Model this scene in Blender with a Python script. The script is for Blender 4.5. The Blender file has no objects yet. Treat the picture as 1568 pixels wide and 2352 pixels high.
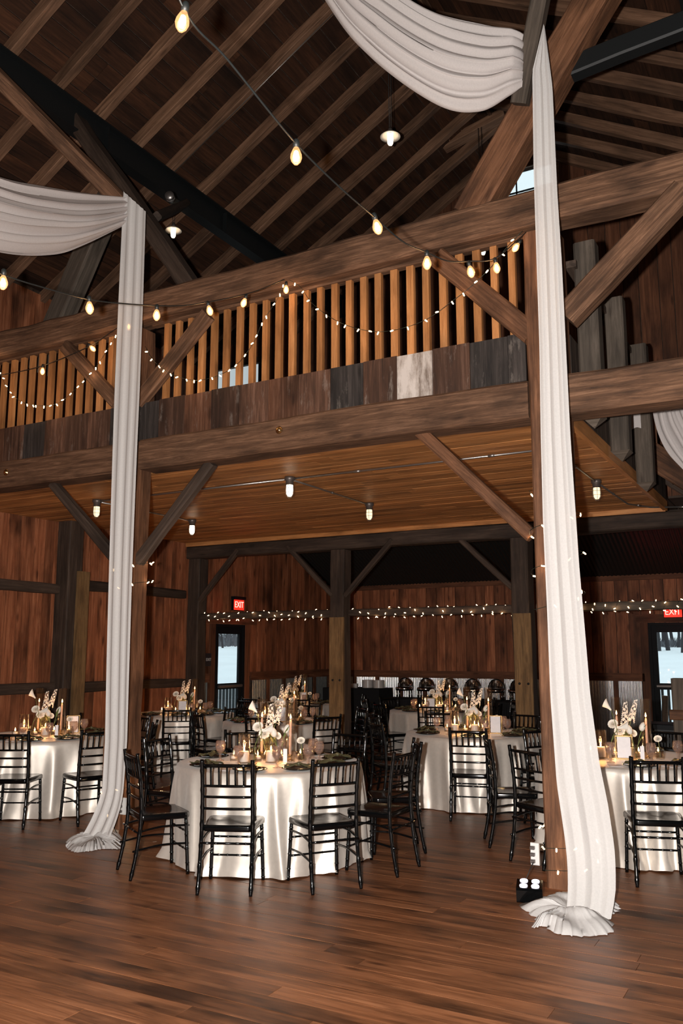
import bpy, bmesh, math, random
from mathutils import Vector, Matrix, noise
random.seed(7)
S = bpy.context.scene
C = S.collection
PI = math.pi
# ------------------------------------------------------------------ camera, world, flash, exposure
EYE = 1.65; PITCH = math.atan(319/1960); YAW = math.radians(29.1)
cd = bpy.data.cameras.new('camera'); cam = bpy.data.objects.new('camera', cd); C.objects.link(cam)
cd.sensor_fit = 'VERTICAL'; cd.sensor_height = 36.0; cd.lens = 30.0; cd.clip_end = 400
cam.location = (0, 0, EYE); cam.rotation_euler = (PI/2 + PITCH, 0, YAW)
S.camera = cam
S.view_settings.view_transform = 'Standard'; S.view_settings.look = 'None'
S.view_settings.exposure = 0.0; S.view_settings.gamma = 1.0; S.view_settings.use_curve_mapping = False
W = bpy.data.worlds.new('overcast'); S.world = W; W.use_nodes = True
wn = W.node_tree; bg = wn.nodes['Background']
tcw = wn.nodes.new('ShaderNodeTexCoord'); sepw = wn.nodes.new('ShaderNodeSeparateXYZ'); rw = wn.nodes.new('ShaderNodeValToRGB')
wn.links.new(tcw.outputs['Generated'], sepw.inputs[0]); wn.links.new(sepw.outputs['Z'], rw.inputs[0]); wn.links.new(rw.outputs[0], bg.inputs[0])
rw.color_ramp.elements[0].color = (0.62, 0.72, 0.75, 1); rw.color_ramp.elements[1].color = (0.80, 0.88, 0.90, 1)
bg.inputs[1].default_value = 1.3

def light(name, kind, loc, energy, color=(1, 1, 1), size=0.05, rot=None, **kw):
    l = bpy.data.lights.new(name, kind); l.energy = energy; l.color = color
    if kind in ('POINT', 'SPOT'): l.shadow_soft_size = size
    if kind == 'AREA': l.size = size
    for k, v in kw.items(): setattr(l, k, v)
    o = bpy.data.objects.new(name, l); C.objects.link(o); o.location = loc
    if rot: o.rotation_euler = rot
    return o
# the photographer's flash, a little left of the lens
light('camera_flash', 'SPOT', (-0.17, -0.08, 1.68), 2450, (1.0, 0.935, 0.88), 0.03,
      (PI/2 + PITCH, 0, YAW + 0.05), spot_size=math.radians(125), spot_blend=0.7)
WARM = (1.0, 0.62, 0.32)
# unseen fill lights added behind the photographer for soft ambient light
for lx, ly in ((-5.6, -1.0), (-1.8, -1.0), (-3.8, -4.0)):
    light('rear_fill', 'POINT', (lx, ly, 5.6), 45 if lx < -2 else 25, (1.0, 0.72, 0.47), 0.15)

# pixel -> ray helpers (frame taken as 1568 x 2352)
Fpx = 1960.0
fw = Vector((-math.sin(YAW)*math.cos(PITCH), math.cos(YAW)*math.cos(PITCH), math.sin(PITCH)))
rt = Vector((math.cos(YAW), math.sin(YAW), 0)); up = rt.cross(fw)
def ray(x, y): return fw*Fpx + rt*(x-784) - up*(y-1176)
CO = Vector((0, 0, EYE))
def onY(x, y, Y): d = ray(x, y); return CO + d*(Y/d.y)
def onX(x, y, X): d = ray(x, y); return CO + d*(X/d.x)
def onZ(x, y, Z): d = ray(x, y); return CO + d*((Z-EYE)/d.z)

# ------------------------------------------------------------------ materials
def nt(name):
    m = bpy.data.materials.new(name); m.use_nodes = True
    return m, m.node_tree, m.node_tree.nodes['Principled BSDF']
def ramp(t, pts):
    r = t.nodes.new('ShaderNodeValToRGB'); e = r.color_ramp.elements
    while len(e) > 1: e.remove(e[-1])
    e[0].position = pts[0][0]; e[0].color = (*pts[0][1], 1)
    for p, c in pts[1:]:
        n = e.new(p); n.color = (*c, 1)
    return r
def wood(name, dark, mid, light_, rough=0.7, gscale=1.0, var=0.5, spec=0.3, knots=0.5, bump=0.35, stain=None, white=0.0):
    """grain runs along the piece's own X axis; each piece takes its own tone and its own patch of grain"""
    m, t, b = nt(name); N = t.nodes; L = t.links
    tc = N.new('ShaderNodeTexCoord'); oi = N.new('ShaderNodeObjectInfo'); ge = N.new('ShaderNodeNewGeometry')
    rnd = N.new('ShaderNodeMath'); rnd.operation = 'ADD'; L.new(oi.outputs['Random'], rnd.inputs[0]); L.new(ge.outputs['Random Per Island'], rnd.inputs[1])
    fr = N.new('ShaderNodeMath'); fr.operation = 'FRACT'; L.new(rnd.outputs[0], fr.inputs[0])
    off = N.new('ShaderNodeMath'); off.operation = 'MULTIPLY'; L.new(fr.outputs[0], off.inputs[0]); off.inputs[1].default_value = 57.0
    add = N.new('ShaderNodeVectorMath'); add.operation = 'ADD'; L.new(tc.outputs['Object'], add.inputs[0]); L.new(off.outputs[0], add.inputs[1])
    mp = N.new('ShaderNodeMapping'); L.new(add.outputs[0], mp.inputs['Vector']); mp.inputs['Scale'].default_value = (0.9*gscale, 16*gscale, 16*gscale)
    n1 = N.new('ShaderNodeTexNoise'); n1.inputs['Scale'].default_value = 1.6; n1.inputs['Detail'].default_value = 7; n1.inputs['Roughness'].default_value = 0.76; n1.inputs['Distortion'].default_value = 0.6
    L.new(mp.outputs[0], n1.inputs['Vector'])
    r1 = ramp(t, [(0.28, dark), (0.5, mid), (0.72, light_)]); L.new(n1.outputs['Fac'], r1.inputs[0])
    # blotches / knots
    n2 = N.new('ShaderNodeTexNoise'); n2.inputs['Scale'].default_value = 1.0; n2.inputs['Detail'].default_value = 4
    mp2 = N.new('ShaderNodeMapping'); mp2.inputs['Scale'].default_value = (1.6*gscale, 4*gscale, 4*gscale); L.new(add.outputs[0], mp2.inputs['Vector']); L.new(mp2.outputs[0], n2.inputs['Vector'])
    r2 = ramp(t, [(0.30, (1-knots,)*3), (0.55, (1, 1, 1))]); L.new(n2.outputs['Fac'], r2.inputs[0])
    mx = N.new('ShaderNodeMix'); mx.data_type = 'RGBA'; mx.blend_type = 'MULTIPLY'; mx.inputs['Factor'].default_value = 1
    L.new(r1.outputs[0], mx.inputs['A']); L.new(r2.outputs[0], mx.inputs['B'])
    vo = N.new('ShaderNodeTexVoronoi'); vo.inputs['Scale'].default_value = 1.0
    mp3 = N.new('ShaderNodeMapping'); mp3.inputs['Scale'].default_value = (1.8, 6, 6); L.new(add.outputs[0], mp3.inputs['Vector']); L.new(mp3.outputs[0], vo.inputs['Vector'])
    r3 = ramp(t, [(0.06, (0.25, 0.2, 0.18)), (0.16, (1, 1, 1))]); L.new(vo.outputs['Distance'], r3.inputs[0])
    mx2 = N.new('ShaderNodeMix'); mx2.data_type = 'RGBA'; mx2.blend_type = 'MULTIPLY'; mx2.inputs['Factor'].default_value = knots
    L.new(mx.outputs['Result'], mx2.inputs['A']); L.new(r3.outputs[0], mx2.inputs['B'])
    hs = N.new('ShaderNodeHueSaturation'); L.new(mx2.outputs['Result'], hs.inputs['Color'])
    mr = N.new('ShaderNodeMapRange'); mr.inputs['To Min'].default_value = 1-var*0.6; mr.inputs['To Max'].default_value = 1+var*0.6; L.new(fr.outputs[0], mr.inputs['Value']); L.new(mr.outputs[0], hs.inputs['Value'])
    last = hs.outputs['Color']
    if white > 0:   # old paint and dust left in patches
        n4 = N.new('ShaderNodeTexNoise'); n4.inputs['Scale'].default_value = 1.0; n4.inputs['Detail'].default_value = 8; n4.inputs['Roughness'].default_value = 0.75
        mp4 = N.new('ShaderNodeMapping'); mp4.inputs['Scale'].default_value = (2.2, 9, 9); L.new(add.outputs[0], mp4.inputs['Vector']); L.new(mp4.outputs[0], n4.inputs['Vector'])
        r4 = ramp(t, [(0.62-white*0.25, (0, 0, 0)), (0.80-white*0.25, (1, 1, 1))]); L.new(n4.outputs['Fac'], r4.inputs[0])
        mf = N.new('ShaderNodeMath'); mf.operation = 'MULTIPLY'; mf.inputs[1].default_value = min(1, 0.45+white*0.5); L.new(r4.outputs[0], mf.inputs[0])
        mx4 = N.new('ShaderNodeMix'); mx4.data_type = 'RGBA'; L.new(mf.outputs[0], mx4.inputs['Factor']); L.new(last, mx4.inputs['A']); mx4.inputs['B'].default_value = (*(stain or (0.36, 0.31, 0.27)), 1)
        last = mx4.outputs['Result']
    L.new(last, b.inputs['Base Color'])
    rr = N.new('ShaderNodeMapRange'); rr.inputs['To Min'].default_value = rough-0.12; rr.inputs['To Max'].default_value = rough+0.12; L.new(n1.outputs['Fac'], rr.inputs['Value']); L.new(rr.outputs[0], b.inputs['Roughness'])
    b.inputs['Specular IOR Level'].default_value = spec
    bp = N.new('ShaderNodeBump'); bp.inputs['Strength'].default_value = bump; bp.inputs['Distance'].default_value = 0.01; L.new(n1.outputs['Fac'], bp.inputs['Height']); L.new(bp.outputs[0], b.inputs['Normal'])
    return m
def plain(name, col, rough=0.5, metal=0.0, spec=0.5, var=0.0, nscale=30, bump=0.0):
    m, t, b = nt(name)
    b.inputs['Roughness'].default_value = rough; b.inputs['Metallic'].default_value = metal; b.inputs['Specular IOR Level'].default_value = spec
    n = t.nodes.new('ShaderNodeTexNoise'); n.inputs['Scale'].default_value = nscale; n.inputs['Detail'].default_value = 3
    tc = t.nodes.new('ShaderNodeTexCoord'); t.links.new(tc.outputs['Object'], n.inputs['Vector'])
    v = max(var, 0.04)
    r = ramp(t, [(0.3, tuple(c*(1-v) for c in col)), (0.7, tuple(min(1, c*(1+v)) for c in col))]); t.links.new(n.outputs['Fac'], r.inputs[0]); t.links.new(r.outputs[0], b.inputs['Base Color'])
    if bump:
        bp = t.nodes.new('ShaderNodeBump'); bp.inputs['Strength'].default_value = bump; bp.inputs['Distance'].default_value = 0.005; t.links.new(n.outputs['Fac'], bp.inputs['Height']); t.links.new(bp.outputs[0], b.inputs['Normal'])
    return m
def emit(name, col, st):
    m, t, b = nt(name); b.inputs['Base Color'].default_value = (*[c*0.3 for c in col], 1)
    b.inputs['Emission Color'].default_value = (*col, 1); b.inputs['Emission Strength'].default_value = st
    return m
def thin_glass(name, tint=(0.97, 0.97, 0.97), refl=0.1, glow=None, gst=0.0, rough=0.02, cloud=0.0):
    m = bpy.data.materials.new(name); m.use_nodes = True; t = m.node_tree; N = t.nodes; L = t.links
    N.remove(N['Principled BSDF']); out = N['Material Output']
    tr = N.new('ShaderNodeBsdfTransparent'); tr.inputs[0].default_value = (*tint, 1)
    gl = N.new('ShaderNodeBsdfGlossy'); gl.inputs['Roughness'].default_value = rough
    lw = N.new('ShaderNodeLayerWeight'); lw.inputs[0].default_value = 0.5
    pw_ = N.new('ShaderNodeMath'); pw_.operation = 'POWER'; pw_.inputs[1].default_value = 4.0; L.new(lw.outputs['Facing'], pw_.inputs[0])
    ad = N.new('ShaderNodeMath'); ad.operation = 'MULTIPLY_ADD'; ad.inputs[1].default_value = 0.85; ad.inputs[2].default_value = 0.04+refl; ad.use_clamp = True; L.new(pw_.outputs[0], ad.inputs[0])
    mx = N.new('ShaderNodeMixShader'); L.new(ad.outputs[0], mx.inputs[0]); L.new(tr.outputs[0], mx.inputs[1]); L.new(gl.outputs[0], mx.inputs[2])
    last = mx.outputs[0]
    if cloud:   # moulded, faintly cloudy glass
        df = N.new('ShaderNodeBsdfTranslucent'); df.inputs[0].default_value = (0.85, 0.66, 0.60, 1); d2 = N.new('ShaderNodeBsdfDiffuse'); d2.inputs[0].default_value = (0.85, 0.66, 0.60, 1)
        a0 = N.new('ShaderNodeAddShader'); L.new(df.outputs[0], a0.inputs[0]); L.new(d2.outputs[0], a0.inputs[1])
        m0 = N.new('ShaderNodeMixShader'); m0.inputs[0].default_value = cloud; L.new(last, m0.inputs[1]); L.new(a0.outputs[0], m0.inputs[2]); last = m0.outputs[0]
    if glow:
        em = N.new('ShaderNodeEmission'); em.inputs[0].default_value = (*glow, 1); em.inputs[1].default_value = gst
        as_ = N.new('ShaderNodeAddShader'); L.new(last, as_.inputs[0]); L.new(em.outputs[0], as_.inputs[1]); last = as_.outputs[0]
    L.new(last, out.inputs[0]); return m
def sheer(name, col, trans=0.12, transl=0.25):
    m = bpy.data.materials.new(name); m.use_nodes = True; t = m.node_tree; N = t.nodes; L = t.links
    N.remove(N['Principled BSDF']); out = N['Material Output']
    tc = N.new('ShaderNodeTexCoord'); n = N.new('ShaderNodeTexNoise'); n.inputs['Scale'].default_value = 90; L.new(tc.outputs['Object'], n.inputs['Vector'])
    r = ramp(t, [(0.3, tuple(c*0.93 for c in col)), (0.7, col)]); L.new(n.outputs['Fac'], r.inputs[0])
    df = N.new('ShaderNodeBsdfDiffuse'); tl = N.new('ShaderNodeBsdfTranslucent'); tp = N.new('ShaderNodeBsdfTransparent')
    L.new(r.outputs[0], df.inputs[0]); L.new(r.outputs[0], tl.inputs[0])
    a = N.new('ShaderNodeMixShader'); a.inputs[0].default_value = transl; L.new(df.outputs[0], a.inputs[1]); L.new(tl.outputs[0], a.inputs[2])
    c = N.new('ShaderNodeMixShader'); c.inputs[0].default_value = trans; L.new(a.outputs[0], c.inputs[1]); L.new(tp.outputs[0], c.inputs[2])
    L.new(c.outputs[0], out.inputs[0]); return m

M = {}
M['beam'] = wood('hewn_oak', (0.040, 0.020, 0.011), (0.135, 0.068, 0.037), (0.30, 0.165, 0.098), 0.75, 1.3, 0.2, knots=0.6, bump=0.6)
M['post'] = wood('post_oak', (0.055, 0.024, 0.012), (0.15, 0.066, 0.032), (0.28, 0.135, 0.072), 0.7, 1.3, 0.15, knots=0.6, bump=0.5)
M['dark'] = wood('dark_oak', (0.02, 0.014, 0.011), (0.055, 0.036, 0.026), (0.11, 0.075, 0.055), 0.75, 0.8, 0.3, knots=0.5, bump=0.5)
M['grey'] = wood('weathered_oak', (0.036, 0.028, 0.022), (0.090, 0.071, 0.055), (0.17, 0.135, 0.108), 0.8, 0.7, 0.2, knots=0.5, bump=0.5)
M['rafter'] = wood('rafter_pine', (0.06, 0.030, 0.016), (0.175, 0.093, 0.054), (0.31, 0.175, 0.108), 0.75, 0.8, 0.35, knots=0.55, bump=0.35)
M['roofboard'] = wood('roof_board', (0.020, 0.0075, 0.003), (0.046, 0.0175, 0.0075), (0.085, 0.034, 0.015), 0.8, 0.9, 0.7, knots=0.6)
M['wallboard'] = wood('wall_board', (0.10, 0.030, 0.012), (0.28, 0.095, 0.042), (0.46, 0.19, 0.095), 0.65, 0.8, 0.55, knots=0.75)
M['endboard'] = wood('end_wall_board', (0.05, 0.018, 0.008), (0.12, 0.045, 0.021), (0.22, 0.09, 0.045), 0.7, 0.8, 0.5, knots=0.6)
M['baluster'] = wood('baluster_pine', (0.25, 0.097, 0.030), (0.43, 0.185, 0.064), (0.58, 0.28, 0.11), 0.6, 1.2, 0.4, knots=0.4)
M['soffit'] = wood('loft_soffit_pine', (0.23, 0.088, 0.027), (0.52, 0.225, 0.075), (0.70, 0.35, 0.135), 0.5, 0.7, 0.35, knots=0.45)
M['skirt'] = wood('barn_board', (0.022, 0.014, 0.010), (0.085, 0.040, 0.024), (0.20, 0.11, 0.075), 0.75, 0.8, 0.9, knots=0.5, white=0.28)
M['skirtdark'] = wood('blackened_barn_board', (0.010, 0.009, 0.009), (0.038, 0.031, 0.028), (0.10, 0.082, 0.074), 0.75, 0.9, 0.5, knots=0.6, white=0.15)
M['skirtred'] = wood('red_brown_barn_board', (0.040, 0.016, 0.008), (0.120, 0.050, 0.026), (0.27, 0.14, 0.09), 0.75, 0.9, 0.5, knots=0.6, white=0.2)
M['paintboard'] = wood('painted_barn_board', (0.10, 0.065, 0.05), (0.30, 0.24, 0.2), (0.5, 0.43, 0.38), 0.75, 0.8, 0.1, knots=0.3, white=0.9, stain=(0.62, 0.56, 0.52))
M['floor'] = wood('floor_oak', (0.055, 0.020, 0.008), (0.215, 0.082, 0.034), (0.35, 0.15, 0.069), 0.42, 0.9, 0.26, spec=0.4, knots=0.8, bump=0.15)
M['black'] = plain('black_lacquer', (0.0022, 0.0026, 0.003), 0.13, 0, 0.42)
M['steel'] = plain('black_steel', (0.012, 0.014, 0.015), 0.5, 0.3, 0.4)
M['blackpaint'] = plain('black_paint', (0.006, 0.007, 0.009), 0.6, 0, 0.15)
M['conduit'] = plain('galvanized_conduit', (0.35, 0.34, 0.33), 0.35, 0.9)
M['fixture'] = plain('cast_fixture', (0.16, 0.14, 0.13), 0.45, 0.7)
M['galvshade'] = plain('shaded_sheet', (0.20, 0.215, 0.21), 0.42, 0.9, var=0.1, nscale=12)  # same galvanized sheet, colour darkened where the flash does not reflect back
M['galv'] = plain('galvanized_sheet', (0.58, 0.58, 0.58), 0.24, 0.98, var=0.08, nscale=12)
M['darkmetal'] = plain('dark_roof_sheet', (0.02, 0.023, 0.022), 0.5, 0.4, nscale=5)
M['wire'] = plain('black_cable', (0.01, 0.012, 0.012), 0.5)
M['greenwire'] = plain('green_cable', (0.01, 0.02, 0.014), 0.5)
M['satin'] = plain('champagne_satin', (0.70, 0.645, 0.58), 0.50, 0.5, 0.4)
bs = M['satin'].node_tree.nodes['Principled BSDF']; bs.inputs['Sheen Weight'].default_value = 0.2
M['runner'] = plain('sand_linen', (0.30, 0.19, 0.12), 0.6, 0.0, 0.3)
M['napkin'] = plain('sage_satin', (0.085, 0.080, 0.042), 0.25, 0.0, 0.7)
M['charger'] = plain('black_plate', (0.01, 0.012, 0.012), 0.15, 0.0, 0.6)
M['china'] = plain('grey_china', (0.40, 0.38, 0.37), 0.3)
M['chrome'] = plain('polished_steel', (0.6, 0.6, 0.6), 0.12, 1.0)
M['gold'] = plain('brass', (0.6, 0.4, 0.18), 0.25, 1.0)
M['paper'] = plain('card_paper', (0.78, 0.75, 0.76), 0.6)
M['ink'] = plain('ink', (0.02, 0.02, 0.03), 0.6)
M['wax'] = plain('candle_wax', (0.80, 0.74, 0.68), 0.4)
M['taper'] = plain('blush_wax', (0.72, 0.50, 0.40), 0.4)
M['petal'] = plain('white_petal', (0.80, 0.76, 0.68), 0.6, var=0.06)
M['leaf'] = plain('leaf_green', (0.16, 0.20, 0.06), 0.5, var=0.2)
M['centre'] = plain('flower_centre', (0.45, 0.40, 0.10), 0.7)
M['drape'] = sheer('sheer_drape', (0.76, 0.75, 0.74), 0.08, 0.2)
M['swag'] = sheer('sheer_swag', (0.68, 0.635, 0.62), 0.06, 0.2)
M['glass'] = thin_glass('clear_glass', (0.97, 0.96, 0.95), 0.04)
M['goblet'] = thin_glass('goblet_glass', (0.96, 0.93, 0.91), 0.09, cloud=0.045)
M['pane'] = thin_glass('window_pane', (0.96, 0.99, 1.0), 0.0)
M['dayglow'] = emit('glowing_window_pane', (0.60, 0.69, 0.72), 0.75)  # daylight put into the pane as emission, no sky behind it
M['bulbglass'] = thin_glass('edison_glass', (1.0, 0.80, 0.55), 0.05, (1.0, 0.50, 0.22), 0.8)
M['filament'] = emit('filament_glow', (1.0, 0.62, 0.30), 14)
M['fairy'] = emit('fairy_glow', (1.0, 0.70, 0.40), 7)
M['jelly'] = emit('lit_frosted_globe', (1.0, 0.80, 0.58), 5.0)
M['jellydim'] = emit('lit_frosted_globe_low', (1.0, 0.74, 0.45), 1.6)
M['flame'] = emit('candle_flame', (1.0, 0.60, 0.25), 12)
M['shade'] = plain('enamel_shade', (0.75, 0.68, 0.58), 0.35)
M['exitred'] = emit('exit_red', (1.0, 0.03, 0.015), 1.3)
M['exitwhite'] = emit('exit_letters', (1.0, 0.55, 0.45), 1.6)
M['white'] = plain('white_plastic', (0.7, 0.7, 0.68), 0.4)
M['led'] = emit('led_white', (0.92, 0.85, 1.0), 3.0)
M['snow'] = plain('snow', (0.86, 0.91, 0.94), 0.9, var=0.02, nscale=0.4)
M['bark'] = plain('winter_bark', (0.035, 0.032, 0.035), 0.9)
M['brush'] = plain('winter_brush', (0.11, 0.11, 0.12), 0.95, var=0.5, nscale=0.6)
M['deck'] = plain('deck_railing_paint', (0.012, 0.02, 0.024), 0.5)
M['signgrey'] = plain('dark_sign', (0.015, 0.015, 0.02), 0.4)
M['blacklinen'] = plain('black_linen', (0.008, 0.008, 0.009), 0.8, 0, 0.2)
M['red'] = plain('red_label', (0.35, 0.02, 0.02), 0.5)
M['sawn'] = wood('rough_sawn_oak', (0.08, 0.043, 0.018), (0.20, 0.115, 0.048), (0.32, 0.19, 0.085), 0.7, 1.6, 0.2, knots=0.4, bump=0.6)  # sawn oak, its golden tone includes candlelight and flash put into the colour
M['twine'] = plain('ivory_ribbon', (0.7, 0.62, 0.52), 0.6)

# ------------------------------------------------------------------ mesh helpers
CACHE = {}
def mesh(name, verts, faces, mat, smooth=False):
    me = bpy.data.meshes.new(name); me.from_pydata([tuple(v) for v in verts], [], faces)
    me.materials.append(mat)
    if smooth: me.polygons.foreach_set('use_smooth', [True]*len(me.polygons))
    me.update(); return me
def put(name, me, parent=None, M4=None):
    o = bpy.data.objects.new(name, me); C.objects.link(o)
    if parent is not None: o.parent = parent
    if M4 is not None:
        if parent is not None:
            P = parent['_m'] if False else WM[parent.name]
            o.matrix_basis = P.inverted() @ M4
        else: o.matrix_basis = M4
    WM[o.name] = M4 if M4 is not None else (WM[parent.name] if parent is not None else Matrix())
    return o
WM = {}
def tag(o, label=None, cat=None, group=None, kind=None):
    if label: o['label'] = label
    if cat: o['category'] = cat
    if group: o['group'] = group
    if kind: o['kind'] = kind
    return o
def empty(name, loc=(0, 0, 0), rz=0.0, **kw):
    o = bpy.data.objects.new(name, None); C.objects.link(o)
    o.empty_display_size = 0.1
    m = Matrix.Translation(loc) @ Matrix.Rotation(rz, 4, 'Z'); o.matrix_basis = m; WM[o.name] = m
    return tag(o, **kw)
def boxmesh(L, w, h, mat, key='', ch=0.0, n=1, jit=0.0, seed=0):
    """piece centred on its own origin, long along local X; eight-sided section when chamfered"""
    k = ('b', round(L, 3), round(w, 3), round(h, 3), mat.name, ch, n, jit, seed)
    if k in CACHE: return CACHE[k]
    if ch > 0: sec = [(-w/2+ch, -h/2), (w/2-ch, -h/2), (w/2, -h/2+ch), (w/2, h/2-ch), (w/2-ch, h/2), (-w/2+ch, h/2), (-w/2, h/2-ch), (-w/2, -h/2+ch)]
    else: sec = [(-w/2, -h/2), (w/2, -h/2), (w/2, h/2), (-w/2, h/2)]
    V = []; Fc = []; q = len(sec); rs = random.Random(seed)
    for i in range(n+1):
        x = -L/2 + L*i/n
        dy = jit*0.6*math.sin(i*0.9+seed) + rs.uniform(-1, 1)*jit*0.4; dz = jit*0.6*math.cos(i*0.7+seed*2) + rs.uniform(-1, 1)*jit*0.4; sc = 1+rs.uniform(-1, 1)*jit/max(w, h)*1.2
        for (a, b) in sec: V.append((x, a*sc+dy, b*sc+dz))
    for i in range(n):
        for j in range(q):
            a = i*q+j; b = i*q+(j+1) % q; Fc.append((a, b, b+q, a+q))
    Fc.append(tuple(reversed(range(q)))); Fc.append(tuple(n*q+j for j in range(q)))
    me = mesh(mat.name+'_piece', V, Fc, mat); CACHE[k] = me; return me
def axes(p0, p1, upv=(0, 0, 1)):
    p0 = Vector(p0); p1 = Vector(p1); x = (p1-p0).normalized(); u = Vector(upv)
    if abs(x.dot(u)) > 0.98: u = Vector((0, 1, 0))
    y = u.cross(x).normalized(); z = x.cross(y)
    m = Matrix((x, y, z)).transposed().to_4x4(); m.translation = (p0+p1)/2
    return m, (p1-p0).length
def timber(name, p0, p1, w, h, mat, parent=None, upv=(0, 0, 1), ch=0.012, n=None, jit=0.006, seed=None):
    """w is the width across, h the size along upv"""
    m, L = axes(p0, p1, upv)
    if n is None: n = max(1, int(L/0.35)) if jit else 1
    return put(name, boxmesh(L, w, h, mat, ch=ch, n=n, jit=jit, seed=(seed if seed is not None else int(abs(L*100+w*999)) % 97)), parent, m)
def board(name, p0, p1, w, h, mat, parent=None, upv=(0, 0, 1)):
    m, L = axes(p0, p1, upv); return put(name, boxmesh(L, w, h, mat), parent, m)
def lathe(prof, mat, n=16, smooth=True, key=None):
    k = ('l', key, mat.name)
    if key and k in CACHE: return CACHE[k]
    V = []; Fc = []
    for (r, z) in prof:
        for j in range(n): V.append((r*math.cos(2*PI*j/n), r*math.sin(2*PI*j/n), z))
    for i in range(len(prof)-1):
        for j in range(n):
            a = i*n+j; b = i*n+(j+1) % n; Fc.append((a, b, b+n, a+n))
    if prof[0][0] > 1e-5: Fc.append(tuple(reversed(range(n))))
    if prof[-1][0] > 1e-5 and abs(prof[-1][1]-prof[0][1]) > 1e-6: Fc.append(tuple((len(prof)-1)*n+j for j in range(n)))
    me = mesh('turned', V, Fc, mat, smooth)
    if key: CACHE[k] = me
    return me
def tubegeo(pts, rads, n=6, V=None, Fc=None, cap=True):
    V = [] if V is None else V; Fc = [] if Fc is None else Fc
    pts = [Vector(p) for p in pts]; base = len(V)
    if not hasattr(rads, '__len__'): rads = [rads]*len(pts)
    prev = None
    for i, p in enumerate(pts):
        d = (pts[min(i+1, len(pts)-1)] - pts[max(i-1, 0)]).normalized()
        u = prev if prev is not None else (Vector((0, 0, 1)) if abs(d.z) < 0.9 else Vector((1, 0, 0)))
        a = (u - d*u.dot(d)).normalized(); b = d.cross(a); prev = a
        for j in range(n):
            t = 2*PI*j/n; V.append(tuple(p + (a*math.cos(t)+b*math.sin(t))*rads[i]))
    for i in range(len(pts)-1):
        for j in range(n):
            q = base+i*n+j; r = base+i*n+(j+1) % n; Fc.append((q, r, r+n, q+n))
    if cap:
        Fc.append(tuple(base+j for j in reversed(range(n)))); Fc.append(tuple(base+(len(pts)-1)*n+j for j in range(n)))
    return V, Fc
def tube(name, pts, r, mat, parent=None, n=6, M4=None):
    V, Fc = tubegeo(pts, r, n); o = put(name, mesh(name, V, Fc, mat, True), parent, M4)
    return o
def addbox(V, Fc, c, s, rz=0.0):
    b = len(V); cs, sn = math.cos(rz), math.sin(rz)
    for dx in (-1, 1):
        for dy in (-1, 1):
            for dz in (-1, 1):
                x = dx*s[0]/2; y = dy*s[1]/2; V.append((c[0]+x*cs-y*sn, c[1]+x*sn+y*cs, c[2]+dz*s[2]/2))
    for f in ((0, 1, 3, 2), (4, 6, 7, 5), (0, 4, 5, 1), (2, 3, 7, 6), (0, 2, 6, 4), (1, 5, 7, 3)): Fc.append(tuple(b+i for i in f))
def copy_tree(o, parent=None, M4=None):
    c = o.copy(); C.objects.link(c)
    if parent is not None: c.parent = parent
    if M4 is not None: c.matrix_basis = M4; WM[c.name] = M4
    for ch in o.children: copy_tree(ch, c)
    return c
def kids(o): return list(o.children)
def cr(P, u):
    """Catmull-Rom through points"""
    n = len(P)-1; x = min(max(u, 0), 0.99999)*n; i = int(x); t = x-i
    p = [Vector(P[max(0, min(n, k))]) for k in (i-1, i, i+1, i+2)]
    return 0.5*((2*p[1]) + (p[2]-p[0])*t + (2*p[0]-5*p[1]+4*p[2]-p[3])*t*t + (3*p[1]-p[0]-3*p[2]+p[3])*t*t*t)
def bend(P, step=0.1):
    L = sum((Vector(P[i+1])-Vector(P[i])).length for i in range(len(P)-1)); n = max(4, int(L/step))
    return [cr(P, i/n) for i in range(n+1)]

# ------------------------------------------------------------------ SETTING
XL, XR, YF, YB, YG = -9.30, 1.6, -6.0, 16.3, 12.58
RX = -3.80
T30 = math.tan(math.radians(30))
def roofz(x): return 7.87 + (7.0-abs(x-RX)-3.80)*T30 if False else 7.87 + ((RX+7.0) - abs(x-RX))*T30
# floor -------------------------------------------------
fl = empty('floor', kind='structure')
rs = random.Random(3); pw = 0.135; gap = 0.003
nearrows = int((8.2-1.8)/pw); cnt = 0
V = []; Fc = []
y = YF; row = 0
while y < YB:
    x = XL - rs.uniform(0, 2.0)
    near = 1.8 < y < 7.2
    while x < XR:
        L = rs.choice((1.9, 2.4, 3.0, 3.6)); x1 = min(x+L, XR)
        # in-view pieces: right and left frame edges on the floor
        vis = near and x1 > max(-1.02*y-1.2, XL) and x < -0.13*y+0.5 and y > 1.8
        z0 = -0.02 + rs.uniform(-0.0008, 0.0008)
        if vis and cnt < 295:
            put('plank', boxmesh(L-gap, pw-gap, 0.04, M['floor']), fl, Matrix.Translation((x+L/2, y+pw/2, z0))); cnt += 1
        else:
            addbox(V, Fc, (x+L/2, y+pw/2, z0), (L-gap, pw-gap, 0.04))
        x += L
    y += pw; row += 1
o = put('far_planks', mesh('far_planks', V, Fc, M['floor']), fl, Matrix()); o['kind'] = 'stuff'
put('subfloor', boxmesh(XR-XL+1, YB-YF+0.3, 0.05, M['dark']), fl, Matrix.Translation(((XL+XR)/2, (YF+YB)/2, -0.07)))
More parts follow.
